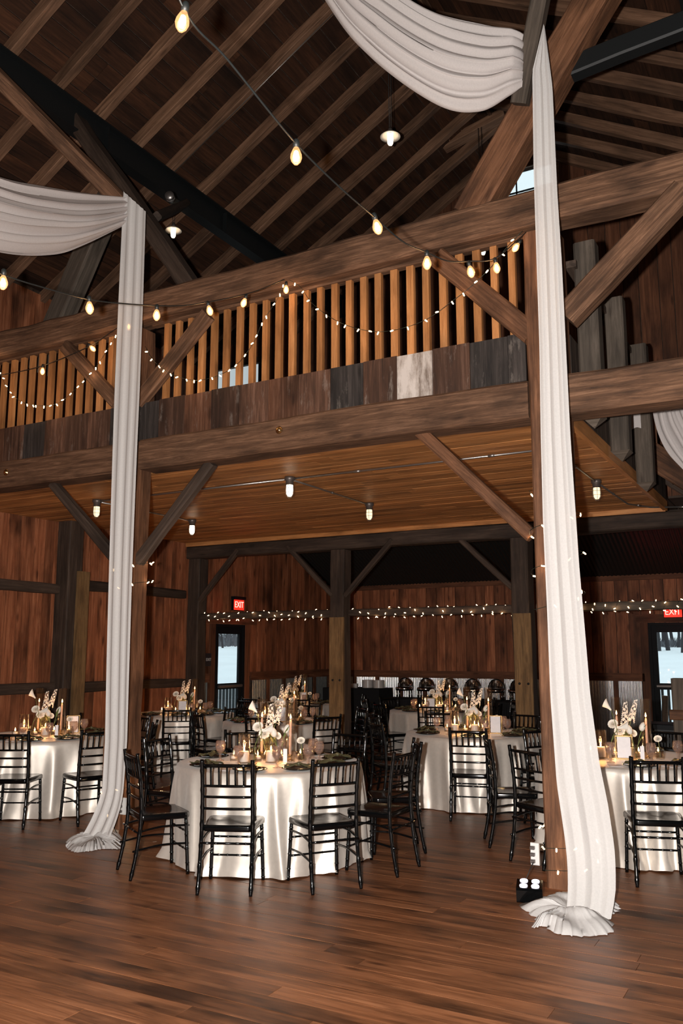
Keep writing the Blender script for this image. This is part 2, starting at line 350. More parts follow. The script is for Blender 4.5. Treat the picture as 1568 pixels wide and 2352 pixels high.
# roof: boards and rafters -------------------------------
ce = empty('ceiling', kind='structure')
rs = random.Random(5)
for side in (-1, 1):
    xe = XL-0.35 if side < 0 else XR+0.35
    slope = Vector((RX-xe, 0, roofz(RX)-roofz(xe))); SL = slope.length; sd = slope.normalized(); nn = Vector((-sd.z*1, 0, sd.x)) if side < 0 else Vector((sd.z, 0, -sd.x))
    if nn.z < 0: nn = -nn
    k = 0; s = 0.0; bw = 0.225
    while s < SL:
        base = Vector((xe, 0, roofz(xe))) + sd*(s+bw/2) + nn*(0.150+0.012+rs.uniform(0, 0.004))
        ya = YF + 0.0
        cuts = sorted(rs.sample([2.5, 4.0, 5.2, 6.4, 7.6, 8.8, 10.0, 11.0], 2))
        for (a, b) in zip([YF]+cuts, cuts+[YG+0.3]):
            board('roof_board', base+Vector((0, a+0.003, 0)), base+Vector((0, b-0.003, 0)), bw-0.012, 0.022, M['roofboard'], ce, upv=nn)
        s += bw; k += 1
    for i in range(-17, 12):
        yy = 5.41 + 0.645*i
        if yy > YG: continue
        a = Vector((xe, yy, roofz(xe))) + nn*0.075; b = Vector((RX-side*-0.0, yy, roofz(RX))) + nn*0.075
        timber('rafter', a, b, 0.10, 0.145, M['rafter'], ce, upv=nn, ch=0.006, n=14, jit=0.010, seed=i+40)
board('ridge_board', (RX, YF, roofz(RX)+0.12), (RX, YG, roofz(RX)+0.12), 0.05, 0.22, M['rafter'], ce)
# walls ---------------------------------------------------
def boardwall(name, p0, p1, zfun, z0, bw, mat, thick=0.022, skip=None, off=(0, 0, 0), vary=True, seed=1, parts=True):
    """vertical boards from p0 to p1 (xy), top height from zfun(xy); skip(u) -> list of (za, zb) pieces"""
    w = empty(name, kind='structure'); r = random.Random(seed)
    a = Vector((*p0, 0)); b = Vector((*p1, 0)); d = (b-a); L = d.length; d.normalize(); nrm = Vector((-d.y, d.x, 0)); u = 0.0
    while u < L:
        q = bw*(r.uniform(0.8, 1.2) if vary else 1); q = min(q, L-u)
        if q < 0.03: break
        c = a + d*(u+q/2); segs = [(z0, zfun(c))]
        if skip:
            s2 = skip(u, u+q, c)
            if s2 is not None: segs = s2
        for (za, zb) in segs:
            if zb-za > 0.05:
                pp = c + nrm*r.uniform(0, 0.004)
                board('board', pp+Vector((0, 0, za)), pp+Vector((0, 0, zb)), thick, q-0.010, mat, w, upv=d)
        u += q
    return w
# left wall x = XL ; exit door between y 12.12 and 12.98
D1 = (12.12, 13.02, 2.12)
def topL(c): return roofz(XL)+0.1 if c.y < YG+.1 else 2.98+0.44*(YB-c.y)+0.02
def skipL(u0, u1, c):
    if D1[0]-0.02 < c.y < D1[1]+0.02: return [(D1[2], topL(c))]
    if c.y > 11.4: return [(1.19, topL(c))]
    return None
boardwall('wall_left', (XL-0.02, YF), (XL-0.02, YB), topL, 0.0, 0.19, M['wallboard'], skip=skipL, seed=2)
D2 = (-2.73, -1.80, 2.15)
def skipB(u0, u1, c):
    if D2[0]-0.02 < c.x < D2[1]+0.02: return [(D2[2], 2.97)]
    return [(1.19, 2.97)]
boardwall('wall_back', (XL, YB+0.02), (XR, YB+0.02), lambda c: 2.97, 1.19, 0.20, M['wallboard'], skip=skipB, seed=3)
WIN = [(-4.08, -3.12, 8.62, 9.36)]
def skipG(u0, u1, c):
    zt = roofz(c.x)+0.15; out = []; z = 3.62
    for (xa, xb, za, zb) in WIN:
        if xa < c.x < xb:
            if za > z: out.append((z, za))
            z = zb
    out.append((z, zt)); return out
LW = (-9.12, -7.92, 5.78, 6.48); YL = 11.50
def skipP(u0, u1, c): return [(3.64, LW[2]), (LW[3], roofz(c.x)-.02)] if LW[0] < c.x < LW[1] else None
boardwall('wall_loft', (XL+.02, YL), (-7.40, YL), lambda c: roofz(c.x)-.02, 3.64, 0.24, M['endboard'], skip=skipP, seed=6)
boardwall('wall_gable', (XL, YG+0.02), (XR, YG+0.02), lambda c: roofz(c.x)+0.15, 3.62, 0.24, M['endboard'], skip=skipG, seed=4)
w = empty('wall_right', kind='structure'); put('wall_sheet', boxmesh(YB-YF, 0.05, 8.4, M['endboard']), w, Matrix.Translation((XR+0.05, (YF+YB)/2, 4.2)) @ Matrix.Rotation(PI/2, 4, 'Z'))
w = empty('wall_front', kind='structure'); put('wall_sheet', boxmesh(XR-XL+0.8, 0.05, 11, M['endboard']), w, Matrix.Translation(((XL+XR)/2, YF-0.05, 5.4)))
# outer sheathing keeps daylight out of the joints
shell = empty('wall_sheathing', kind='structure')
def sheath(cx, cy, cz, sx, sy, sz): put('sheet', boxmesh(sx, sy, sz, M['dark']), shell, Matrix.Translation((cx, cy, cz)))
sheath(XL-0.06, (YF+D1[0])/2, 3.3, 0.03, D1[0]-YF, 7.0); sheath(XL-0.06, (D1[1]+YB)/2, 3.0, 0.03, YB-D1[1], 6.4); sheath(XL-0.06, (D1[0]+D1[1])/2, (D1[2]+6)/2, 0.03, D1[1]-D1[0], 6-D1[2])
sheath((XL+D2[0])/2, YB+0.06, 1.6, D2[0]-XL, 0.03, 3.4); sheath((D2[1]+XR)/2, YB+0.06, 1.6, XR-D2[1], 0.03, 3.4); sheath((D2[0]+D2[1])/2, YB+0.06, (D2[2]+3.3)/2, D2[1]-D2[0], 0.03, 3.3-D2[2])
sheath(XL-0.04, YB+0.05, 2.5, 0.16, 0.16, 5.4)
# gable sheathing in strips that leave the two windows free
V = []; Fc = []; x = XL-0.3
cutx = sorted([XL-0.3+0.25*k for k in range(46)]+[w_[0] for w_ in WIN]+[w_[1] for w_ in WIN])
for xa, xb in zip(cutx[:-1], cutx[1:]):
    if xb-xa < 0.01: continue
    xm = (xa+xb)/2; zt = min(roofz(xa), roofz(xb))+0.19; segs = []; z = 3.5
    for w_ in WIN:
        if w_[0] < xm < w_[1]: segs.append((z, w_[2])); z = w_[3]
    segs.append((z, zt))
    for za, zb in segs: addbox(V, Fc, (xm, YG+0.08, (za+zb)/2), (xb-xa, 0.03, zb-za))
put('sheet', mesh('sheet', V, Fc, M['dark']), shell, Matrix())
for side in (-1, 1):
    xe = XL-0.4 if side < 0 else XR+0.4
    a = Vector((xe, 0, roofz(xe)+0.22)); b = Vector((RX, 0, roofz(RX)+0.22)); m, L = axes(a, b)
    put('roof_sheathing', boxmesh(L+0.1, YG-YF+0.6, 0.03, M['dark']), ce, Matrix.Translation((0, (YF+YG)/2, 0)) @ m)
# corrugated sheet maker
def corr(name, L, H, pitch, amp, mat, parent, M4, n=None):
    """sheet in local XZ, waves along X, ridges run along Z"""
    V = []; Fc = []; q = 6; N_ = int(L/pitch*q)
    for i in range(N_+1):
        x = L*i/N_; yv = amp*math.sin(2*PI*i/q)
        V += [(x, yv, 0), (x, yv, H), (x, yv-0.002, 0), (x, yv-0.002, H)] if False else [(x, yv, 0), (x, yv, H)]
    for i in range(N_): Fc.append((2*i, 2*i+2, 2*i+3, 2*i+1))
    o = put(name, mesh(name, V, Fc, mat, True), parent, M4); return o
lean = empty('ceiling_rear', kind='structure')
ang = math.atan(0.44)
m4 = Matrix.Translation((XL, YB+0.05, 2.95-0.02)) @ Matrix.Rotation(PI/2-ang, 4, 'X') @ Matrix.Identity(4)
corr('roof_sheet', XR-XL, 4.05, 0.076, 0.010, M['darkmetal'], lean, Matrix.Translation((XL, YB+0.05, 2.99)) @ Matrix.Rotation(PI/2-ang, 4, 'X'))
put('roof_sheathing', boxmesh(XR-XL+.6, 4.6, 0.03, M['dark']), lean, Matrix.Translation(((XL+XR)/2, YB-1.8, 2.98+0.44*1.8+0.09)) @ Matrix.Rotation(-ang, 4, 'X'))
# wainscot of corrugated sheet with battens and rail
wb = empty('trim_1', kind='structure')
for i in range(22):
    xa = XL + 0.54*i; xb = xa+0.50
    if xb > XR: break
    if xa < D2[1] and xb > D2[0]-0.1: continue
    corr('corrugated_panel', 0.46, 1.12, 0.052, 0.011, M['galv'], wb, Matrix.Translation((xa+0.06, YB-0.0, 0)))
    board('batten', (xa+0.02, YB-0.02, 0), (xa+0.02, YB-0.02, 1.12), 0.025, 0.08, M['endboard'], wb, upv=(1, 0, 0))
board('rail', (XL, YB-0.02, 1.18), (D2[0]-0.1, YB-0.02, 1.18), 0.03, 0.14, M['endboard'], wb)
board('rail', (D2[1]+0.1, YB-0.02, 1.18), (XR, YB-0.02, 1.18), 0.03, 0.14, M['endboard'], wb)
board('rail', (XL, YB-0.02, 2.98), (XR, YB-0.02, 2.98), 0.03, 0.10, M['endboard'], wb)
wb2 = empty('trim_2', kind='structure')
for (ya, yb) in ((11.5, 11.98), (13.30, 13.78), (13.86, 14.34), (14.42, 14.90), (14.98, 15.5), (15.58, 16.1)):
    corr('corrugated_panel', yb-ya-0.03, 1.12, 0.052, 0.011, M['galvshade'], wb2, Matrix.Translation((XL+0.0, ya, 0)) @ Matrix.Rotation(PI/2, 4, 'Z'))
    board('batten', (XL+0.02, yb+0.02, 0), (XL+0.02, yb+0.02, 1.12), 0.08, 0.025, M['endboard'], wb2, upv=(1, 0, 0))
board('rail', (XL+0.02, 11.45, 1.19), (XL+0.02, 12.0, 1.19), 0.03, 0.15, M['endboard'], wb2)
board('rail', (XL+0.02, 13.22, 1.19), (XL+0.02, YB, 1.19), 0.03, 0.15, M['endboard'], wb2)
# door casings
def casing(name, pts, w, parent=None):
    e = empty(name, kind='structure')
    for (a, b, u) in pts: board('casing', a, b, 0.03, w, M['endboard'], e, upv=u)
casing('trim_3', [((XL+.02, D1[0]-.07, 0), (XL+.02, D1[0]-.07, D1[2]+.0), (0, 1, 0)), ((XL+.02, D1[1]+.07, 0), (XL+.02, D1[1]+.07, D1[2]), (0, 1, 0)), ((XL+.02, D1[0]-.3, D1[2]+.08), (XL+.02, D1[1]+.35, D1[2]+.08), (0, 0, 1))], 0.14)
casing('trim_4', [((D2[0]-.07, YB-.02, 0), (D2[0]-.07, YB-.02, D2[2]), (1, 0, 0)), ((D2[1]+.07, YB-.02, 0), (D2[1]+.07, YB-.02, D2[2]), (1, 0, 0)), ((D2[0]-.2, YB-.02, D2[2]+.08), (D2[1]+.2, YB-.02, D2[2]+.08), (0, 0, 1))], 0.14)
# doors: black frames with glass, seen ajar to the snow
def door(name, w, h, M4):
    d = empty(name, kind='structure'); WM[d.name] = M4; d.matrix_basis = M4
    def part(n, x0, x1, z0, z1, mat, th=0.045, y=0.0):
        return put(n, boxmesh(x1-x0, th, z1-z0, mat), d, M4 @ Matrix.Translation(((x0+x1)/2, y, (z0+z1)/2)))
    part('jamb', 0, 0.05, 0, h, M['blackpaint'], 0.10); part('jamb', w-0.05, w, 0, h, M['blackpaint'], 0.10); part('head', 0.05, w-0.05, h-0.05, h, M['blackpaint'], 0.10)
    part('stile', 0.05, 0.14, 0, h-0.05, M['blackpaint']); part('stile', w-0.14, w-0.05, 0, h-0.05, M['blackpaint'])
    part('top_rail', 0.14, w-0.14, h-0.17, h-0.05, M['blackpaint']); part('bottom_rail', 0.14, w-0.14, 0, 0.24, M['blackpaint']); part('lock_rail', 0.14, w-0.14, 0.98, 1.08, M['blackpaint'])
    part('glass_pane', 0.14, w-0.14, 1.08, h-0.17, M['pane'], 0.006); part('glass_pane', 0.14, w-0.14, 0.24, 0.98, M['pane'], 0.006)
    pb = put('push_bar', boxmesh(w-0.2, 0.035, 0.05, M['fixture'], ch=0.01), d, M4 @ Matrix.Translation((w/2, -0.07, 1.03)))
    for xx in (0.15, w-0.15): put('bar_bracket', boxmesh(0.04, 0.05, 0.07, M['blackpaint']), pb, M4 @ Matrix.Translation((xx, -0.04, 1.03)))
    return d
door('door_1', D1[1]-D1[0], D1[2], Matrix.Translation((XL-0.03, D1[0], 0)) @ Matrix.Rotation(PI/2, 4, 'Z'))
door('door_2', D2[1]-D2[0], D2[2], Matrix.Translation((D2[0], YB+0.03, 0)))
# gable window, and loft window whose glowing pane stands in for daylight
for i, (xa, xb, za, zb) in enumerate(WIN+[LW]):
    YW = YG if i == 0 else YL-.02
    wd = empty('window_%d' % (i+1), kind='structure')
    def wp(n, x0, x1, z0, z1, mat, th, y=0.0):
        y += YW; return put(n, boxmesh(x1-x0, th, z1-z0, mat), wd, Matrix.Translation(((x0+x1)/2, y, (z0+z1)/2)))
    wp('window_frame', xa-0.07, xa+.02, za-.05, zb+.05, M['rafter'] if i == 0 else M['dark'], 0.06); wp('window_frame', xb-.02, xb+.07, za-.05, zb+.05, M['rafter'] if i == 0 else M['dark'], 0.06)
    wp('window_frame', xa-.1, xb+.1, zb-.0, zb+.10, M['rafter'] if i == 0 else M['dark'], 0.08); wp('window_sill', xa-.1, xb+.1, za-.07, za+.0, M['rafter'] if i == 0 else M['dark'], 0.10)
    wp('sash', xa+.02, xa+.05, za, zb, M['blackpaint'], 0.04, +.02); wp('sash', xb-.05, xb-.02, za, zb, M['blackpaint'], 0.04, +.02)
    nm = 3 if i == 0 else 5
    for k in range(1, nm): wp('muntin', xa+(xb-xa)*k/nm-.009, xa+(xb-xa)*k/nm+.009, za, zb, M['blackpaint'], 0.03, +.02)
    for k in range(1, 2): zz = za+(zb-za)*k/2; wp('muntin', xa, xb, zz-.009, zz+.009, M['blackpaint'], 0.028, +.02)
    wp('glass_pane', xa, xb, za, zb, M['pane'] if i == 0 else M['dayglow'], 0.004, +.03)

# ------------------------------------------------------------------ TIMBER FRAME
YP = 6.26   # front face of the near bent
def T(name, p0, p1, w, h, mat, label, cat, upv=(0, 0, 1), jit=0.008, ch=0.015, group=None, seed=None):
    return tag(timber(name, p0, p1, w, h, mat, None, upv, ch, None, jit, seed), label, cat, group)
YC = YP+0.14
T('timber_post', (-5.98, YC, 0), (-5.98, YC, 4.94), 0.28, 0.24, M['post'], 'square oak post standing behind the left white drape', 'post', upv=(1, 0, 0))
T('timber_post', (-1.70, YC, 0), (-1.70, YC, 4.94), 0.28, 0.27, M['post'], 'square oak post standing behind the right white drape', 'post', upv=(1, 0, 0))
T('tie_beam', (XL, YC+.01, 5.13), (XR, YC+.01, 5.165), 0.29, 0.30, M['beam'], 'long rough hewn tie beam above the loft railing', 'beam', jit=0.014, ch=0.03)
T('loft_beam', (XL, YC, 3.58), (-6.09, YC, 3.58), 0.28, 0.30, M['beam'], 'heavy beam carrying the loft edge left of the left post', 'beam', jit=0.006, ch=0.02)
T('loft_beam', (-5.79, YC, 3.58), (-1.84, YC, 3.58), 0.28, 0.30, M['beam'], 'long heavy beam carrying the loft edge between the two posts', 'beam', jit=0.006, ch=0.02)
T('cross_beam', (-1.56, YC, 3.57), (XR, YC, 3.57), 0.28, 0.31, M['beam'], 'pale brown beam running right from the right post', 'beam', jit=0.006, ch=0.02)
def brace(p0, p1, w, h, mat, label, upv=(0, 1, 0), **k): return T('knee_brace', p0, p1, w, h, mat, label, 'brace', upv=upv, jit=0.005, **k)
Yb = YC-0.03
pL = onY(487, 1062, YC); pM = onY(318, 1290, YC); brace(pL, pM, 0.11, 0.10, M['dark'], 'diagonal brace under the loft right of the left post')
pL = onY(123, 1112, YC); pM = onY(262, 1278, YC); brace(pL, pM, 0.10, 0.10, M['dark'], 'diagonal brace under the loft left of the left post')
pL = onY(965, 990, YC); pM = onY(1222, 1232, YC); brace(pL, pM, 0.10, 0.10, M['post'], 'long slim brace from the loft beam down to the right post')
pL = onY(478, 722, Yb-.06); pM = onY(318, 925, Yb-.06); brace(pL, pM, 0.16, 0.09, M['beam'], 'grey brown brace rising from the left post across the balusters')
pL = onY(150, 795, Yb-.06); pM = onY(270, 925, Yb-.06); brace(pL, pM, 0.14, 0.09, M['beam'], 'brace crossing the balusters left of the left drape')
pL = onY(1005, 592, Yb-.06); pM = onY(1222, 772, Yb-.06); brace(pL, pM, 0.17, 0.10, M['post'], 'brace crossing the balusters down to the right post')
pL = onY(1300, 730, Yb-.04); pM = onY(1572, 440, Yb-.04); brace(pL, pM, 0.19, 0.16, M['beam'], 'long diagonal brace right of the right post')
# canted struts and purlins
sp0 = onY(425, 655, YP+.01); sp1 = onY(195, 322, YP+.01); sp0.y = sp1.y = YC; sp1 = sp0+(sp1-sp0)*1.2
T('canted_strut', sp0, sp1, 0.17, 0.20, M['dark'], 'dark canted strut leaning up left from the tie beam', 'strut', upv=(0, 1, 0), ch=0.02)
T('canted_strut', (-2.31, YC, 5.25), (-0.72, YC, 7.56), 0.29, 0.26, M['post'], 'thick brown canted strut leaning up right behind the swag', 'strut', upv=(0, 1, 0), ch=0.02)
brace((-6.02, YP-.02, 6.22), (-6.95, 4.75, 7.60), 0.13, 0.15, M['beam'], 'long timber above the left swag rising to the steel purlin', upv=(1, 0, 0.5))
pR = onY(1240, 0, 5.95); a = Vector((-1.80, YP-.06, 6.02)); brace(a, a+(pR-a)*2.4, 0.14, 0.13, M['grey'], 'dark upright timber the right drape hangs from', upv=(1, 0, 0))
brace((-5.95, 6.55, 6.28), (-6.90, 8.15, 7.48), 0.09, 0.13, M['dark'], 'short dark brace with a round insulator under the steel purlin', upv=(1, 0, 0.5))
T('collar_strut', (-1.45, YC+.05, 6.36), (0.6, YC+.05, 6.52), 0.14, 0.17, M['steel'], 'dark steel strut running right from the thick canted strut', 'strut')
T('canted_strut', (-8.30, 7.1, 5.1), (-7.05, 7.1, 7.35), 0.30, 0.22, M['grey'], 'weathered grey strut rising behind the left swag', 'strut', upv=(0, 1, 0), ch=0.02)
T('collar_beam', onY(955, 372, 11.6), onY(1160, 262, 11.6), 0.14, 0.20, M['rafter'], 'far brown collar timber behind the thick canted strut', 'beam', upv=(0, 1, 0))
def ibeam(name, x, z, label):
    V = []; Fc = []; L = YG-YF; cy = (YF+YG)/2
    addbox(V, Fc, (0, 0, 0.17), (0.16, L, 0.014)); addbox(V, Fc, (0, 0, -0.17), (0.16, L, 0.014)); addbox(V, Fc, (0, 0, 0), (0.012, L, 0.34))
    for k in range(8): addbox(V, Fc, (0, -L/2+L*(k+.5)/8, 0), (0.14, 0.012, 0.32))
    o = put(name, mesh(name, V, Fc, M['steel']), None, Matrix.Translation((x, cy, z))); tag(o, label, 'beam'); return o
ibeam('steel_purlin', -7.0, 7.66, 'black steel purlin crossing under the left rafters')
ibeam('steel_purlin', -0.6, 7.66, 'black steel purlin crossing under the right rafters')
# insulator disc
t_ = lathe([(0.0, 0), (0.05, 0), (0.05, .03), (0.03, .035), (0.03, .05), (0.05, .055), (0.05, .08), (0, .08)], M['conduit'], 14, key='ins')
q = onY(392, 457, 6.75); o = put('insulator', t_, None, Matrix.Translation(q) @ Matrix.Rotation(PI/2, 4, 'X') @ Matrix.Rotation(0.5, 4, 'Y')); tag(o, 'small round metal insulator near the steel purlin', 'insulator')
# back row of posts, beam, braces, girts
YR = 11.30
for x, lab in ((-9.14, 'dark corner post between left wall and exit door bay'), (-6.38, 'dark post in the middle of the back row'), (-3.52, 'dark post of the back row right of the buffet'), (-0.6, 'dark post of the back row beyond the right drape')):
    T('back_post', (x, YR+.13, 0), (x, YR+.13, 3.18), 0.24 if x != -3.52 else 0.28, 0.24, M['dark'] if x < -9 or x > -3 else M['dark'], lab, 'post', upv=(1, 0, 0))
for x, lab in ((-6.36, 'golden brown sawn board bolted to the middle back post'), (-3.50, 'golden brown sawn board bolted to the post right of the buffet')):
    o = board('facing_board', (x, YR-.02, 0), (x, YR-.02, 2.15), 0.24, 0.035, M['sawn'], None, upv=(0, 1, 0)); tag(o, lab, 'board')
    for dx in (-.06, .06):
        for z in (.62, 1.22): put('bolt', lathe([(0, 0), (.018, 0), (.014, .01), (0, .014)], M['steel'], 8, key='bb'), o, Matrix.Translation((x+dx, YR-.037, z)) @ Matrix.Rotation(PI/2, 4, 'X'))
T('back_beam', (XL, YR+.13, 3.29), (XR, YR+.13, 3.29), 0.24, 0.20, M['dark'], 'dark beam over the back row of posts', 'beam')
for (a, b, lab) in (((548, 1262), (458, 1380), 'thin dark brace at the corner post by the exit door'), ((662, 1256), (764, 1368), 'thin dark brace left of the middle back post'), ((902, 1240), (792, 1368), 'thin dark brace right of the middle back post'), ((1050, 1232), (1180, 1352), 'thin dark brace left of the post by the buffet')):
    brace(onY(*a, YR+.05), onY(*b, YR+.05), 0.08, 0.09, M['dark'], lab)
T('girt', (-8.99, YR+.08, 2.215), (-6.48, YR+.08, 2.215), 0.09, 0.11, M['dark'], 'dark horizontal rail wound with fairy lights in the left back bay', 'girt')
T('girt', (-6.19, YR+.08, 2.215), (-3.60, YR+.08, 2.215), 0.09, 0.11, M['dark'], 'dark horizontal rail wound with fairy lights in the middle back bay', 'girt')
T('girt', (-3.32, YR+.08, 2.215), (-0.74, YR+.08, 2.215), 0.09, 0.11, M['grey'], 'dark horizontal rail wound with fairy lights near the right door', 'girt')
# left wall posts and girts
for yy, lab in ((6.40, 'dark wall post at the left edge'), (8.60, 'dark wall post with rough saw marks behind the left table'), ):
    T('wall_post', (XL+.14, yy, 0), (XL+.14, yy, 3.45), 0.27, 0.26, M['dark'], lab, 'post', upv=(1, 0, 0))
o = board('facing_board', (XL+.31, 8.70, 0), (XL+.31, 8.70, 2.75), 0.05, 0.20, M['sawn'], None, upv=(0, 1, 0)); tag(o, 'paler rough sawn board fixed on the left wall post', 'board')
for (ya, yb, z, lab) in ((6.53, 8.47, 2.50, 'upper dark wall rail left of the left wall post'), (8.83, 11.17, 2.58, 'upper dark wall rail between left wall post and corner post'), (6.53, 8.47, 1.16, 'lower dark wall rail left of the left wall post'), (8.83, 11.17, 1.14, 'lower dark wall rail between left wall post and corner post')):
    T('wall_girt', (XL+.07, ya, z), (XL+.07, yb, z), 0.12, 0.14, M['dark'], lab, 'girt')
# ------------------------------------------------------------------ LOFT
cl = empty('ceiling_loft', kind='structure')
rs = random.Random(9); y = YP+0.30
while y < YR+0.02:
    cuts = [XL, rs.uniform(-7.5, -5.5), rs.uniform(-4.5, -3), -1.60]
    for a, b in zip(cuts[:-1], cuts[1:]):
        put('soffit_board', boxmesh(b-a-.003, 0.118, 0.02, M['soffit']), cl, Matrix.Translation(((a+b)/2, y+.06, 3.46+rs.uniform(0, .003))))
    y += 0.122
put('loft_deck', boxmesh(-1.62-XL, YG-YP-.35, 0.03, M['dark']), cl, Matrix.Translation(((XL-1.62)/2, (YP+.35+YG)/2, 3.62)))
put('rear_deck', boxmesh(XR+1.60, YG-YR-.3, 0.03, M['dark']), cl, Matrix.Translation(((XR-1.6)/2, (YR+.3+YG)/2, 3.62)))
board('edge_board', (XL, YR-.01, 3.44), (-1.6, YR-.01, 3.44), 0.03, 0.10, M['soffit'], cl)
tie = empty('loft_railing', label='wall of weathered barn boards topped by upright pine balusters along the loft front', cat='railing')
rs = random.Random(12); x = -1.855
while x > XL+.1:
    wv = 0.145 if x > -1.9 else 0.325+rs.uniform(-.008, .008); c = x-wv/2
    if not (-6.02 < c < -5.85):
        pt = -2.99 < c < -2.62; yy = YP+.06-rs.uniform(0, .008)
        b = board('painted_board' if pt else 'barn_board', (c, yy, 3.735), (c, yy, 4.125+rs.uniform(-.006, .006)), 0.022, wv-.005, M['paintboard'] if pt else rs.choice((M['skirt'], M['skirt'], M['skirtdark'], M['skirtred'])), tie, upv=(1, 0, 0))
        if pt: b['label'] = 'board with flaking white paint'
    x -= wv
x = -9.1; rs = random.Random(4)
while x < -1.88:
    if not (-6.13 < x < -5.75):
        board('baluster', (x, YP+.17, 3.80), (x, YP+.17, 4.99), 0.045, 0.060+rs.uniform(-.005, .008), M['baluster'], tie, upv=(1, 0, 0))
    x += 0.152+rs.uniform(-.006, .006)
board('top_plate', (XL+.2, YP+.17, 4.98), (-6.1, YP+.17, 4.98), 0.07, 0.03, M['beam'], tie); board('top_plate', (-5.80, YP+.17, 4.98), (-1.86, YP+.17, 4.98), 0.07, 0.03, M['beam'], tie)
# side edge of the loft at x=-1.6: boards, newels with pendant ends
sd_ = empty('loft_side_railing', label='dark board parapet and tall newel posts along the right edge of the loft', cat='railing')
board('edge_trim', (-1.60, YP+.3, 3.46), (-1.60, YR, 3.46), 0.05, 0.12, M['soffit'], sd_)
y = YP+.32; rs = random.Random(8)
while y < YR-.15:
    w_ = rs.uniform(.14, .2); board('parapet_board', (-1.58, y+w_/2, 3.52), (-1.58, y+w_/2, 4.15), 0.02, w_-.004, M['dark'], sd_, upv=(0, 1, 0)); y += w_
for (yy, zt, zb) in ((6.80, 4.98, 3.42), (7.88, 4.90, 3.36), (9.10, 4.84, 3.28)):
    t = timber('newel', (-1.46, yy, zb+.08), (-1.46, yy, zt), 0.17, 0.17, M['grey'], sd_, upv=(0, 1, 0), ch=0.015, jit=.004)
    V = [(-.085, -.085, 0), (.085, -.085, 0), (.085, .085, 0), (-.085, .085, 0), (0, 0, -.09)]
    put('pendant', mesh('pendant', V, [(0, 1, 4), (1, 2, 4), (2, 3, 4), (3, 0, 4), (0, 3, 2, 1)], M['grey']), sd_, Matrix.Translation((-1.46, yy, zb+.08)))
for yy in (7.15, 7.30, 7.45, 7.60, 8.2, 8.35, 8.5, 8.65, 8.8, 9.4, 9.6, 9.8, 10.0, 10.2): board('baluster', (-1.56, yy, 4.1), (-1.56, yy, 4.75), 0.04, 0.06, M['baluster'], sd_, upv=(0, 1, 0))
board('handrail', (-1.56, YP+.4, 4.78), (-1.56, YR-.2, 4.78), 0.09, 0.06, M['dark'], sd_)
# stair rail beyond the loft edge
st = empty('staircase', label='wooden stair with balustrade descending right behind the loft edge', cat='staircase')
p0 = onY(1470, 1030, 10.4); p1 = onY(1600, 1110, 10.4); dv = (p1-p0).normalized()
p0 = p0 - dv*0.1; p1 = p0 + dv*3.2
timber('stringer', p0+Vector((0, 0, -.0)), p1, 0.06, 0.30, M['dark'] if False else M['post'], st, upv=(0, 0, 1), jit=.003)
timber('handrail', p0+Vector((0, 0, .95)), p1+Vector((0, 0, .95)), 0.06, 0.09, M['dark'], st, jit=.003)
timber('stringer', p0+Vector((0, .9, -.0)), p1+Vector((0, .9, 0)), 0.06, 0.30, M['dark'], st, upv=(0, 0, 1), jit=.003)
for k in range(14):
    q = p0+dv*(0.1+k*.22); board('baluster', q+Vector((0, 0, .1)), q+Vector((0, 0, .92)), 0.04, 0.05, M['post'], st, upv=(1, 0, 0))
    board('tread', q+Vector((0, .0, -.02)), q+Vector((0, .9, -.02)), 0.24, 0.035, M['dark'], st)

# ------------------------------------------------------------------ OUTDOORS
V = []; Fc = []; nx, ny = 90, 90
def gz(x, y):
    r = math.hypot(x, y); return -0.4 + max(0, min(r, 68)-26)*0.058 + 0.05*math.sin(x*0.13)*math.cos(y*0.11)
for i in range(nx+1):
    for j in range(ny+1):
        X = -130+210*i/nx; Y = -50+220*j/ny; V.append((X, Y, gz(X, Y)))
for i in range(nx):
    for j in range(ny): a = i*(ny+1)+j; Fc.append((a, a+ny+1, a+ny+2, a+1))
put('ground', mesh('ground', V, Fc, M['snow'], True)); bpy.data.objects['ground']['kind'] = 'structure'
# bare trees
def tree(loc, h, seed, label, grp=None, mat='bark'):
    r = random.Random(seed); V = []; Fc = []
    def br(p, d, L, rad, dep):
        q = p+d*L; mid = p+d*L*.5+Vector((r.uniform(-1, 1), r.uniform(-1, 1), 0))*L*.06
        tubegeo([p, mid, q], [rad, rad*.8, rad*.6], 4 if dep > 1 else 5, V, Fc, False)
        if dep < 5:
            for k in range(3 if dep < 3 else 2):
                nd = (d + Vector((r.uniform(-1, 1), r.uniform(-1, 1), r.uniform(-.1, .6)))*.75).normalized(); br(p+d*L*r.uniform(.55, 1), nd, L*r.uniform(.6, .78), rad*.5, dep+1)
    br(Vector((0, 0, 0)), Vector((r.uniform(-.1, .1), r.uniform(-.1, .1), 1)).normalized(), h*.36, h*.022, 0)
    o = put('bare_tree', mesh('bare_tree', V, Fc, M[mat]), None, Matrix.Translation(loc)); tag(o, label, 'tree', grp)
ORD = ['first', 'second', 'third', 'fourth', 'fifth', 'sixth', 'seventh']
rs = random.Random(21)
for k, px in enumerate((1512, 1524, 1533, 1545, 1556, 1566, 1580)):
    D = 60+rs.uniform(0, 12); d = ray(px, 1480); d.z = 0; d.normalize(); p = d*D; tree((p.x, p.y, gz(p.x, p.y)-.1), rs.uniform(5, 8), k+1, 'bare winter tree beyond the right glass door, %s from the left' % ORD[k], 'trees beyond the right door')
for k, px in enumerate((498, 512, 524, 536, 548)):
    D = 62+rs.uniform(0, 10); d = ray(px, 1480); d.z = 0; d.normalize(); p = d*D; tree((p.x, p.y, gz(p.x, p.y)-.1), rs.uniform(4, 6), k+30, 'bare winter tree beyond the left glass door, %s from the left' % ORD[k], 'trees beyond the left door')
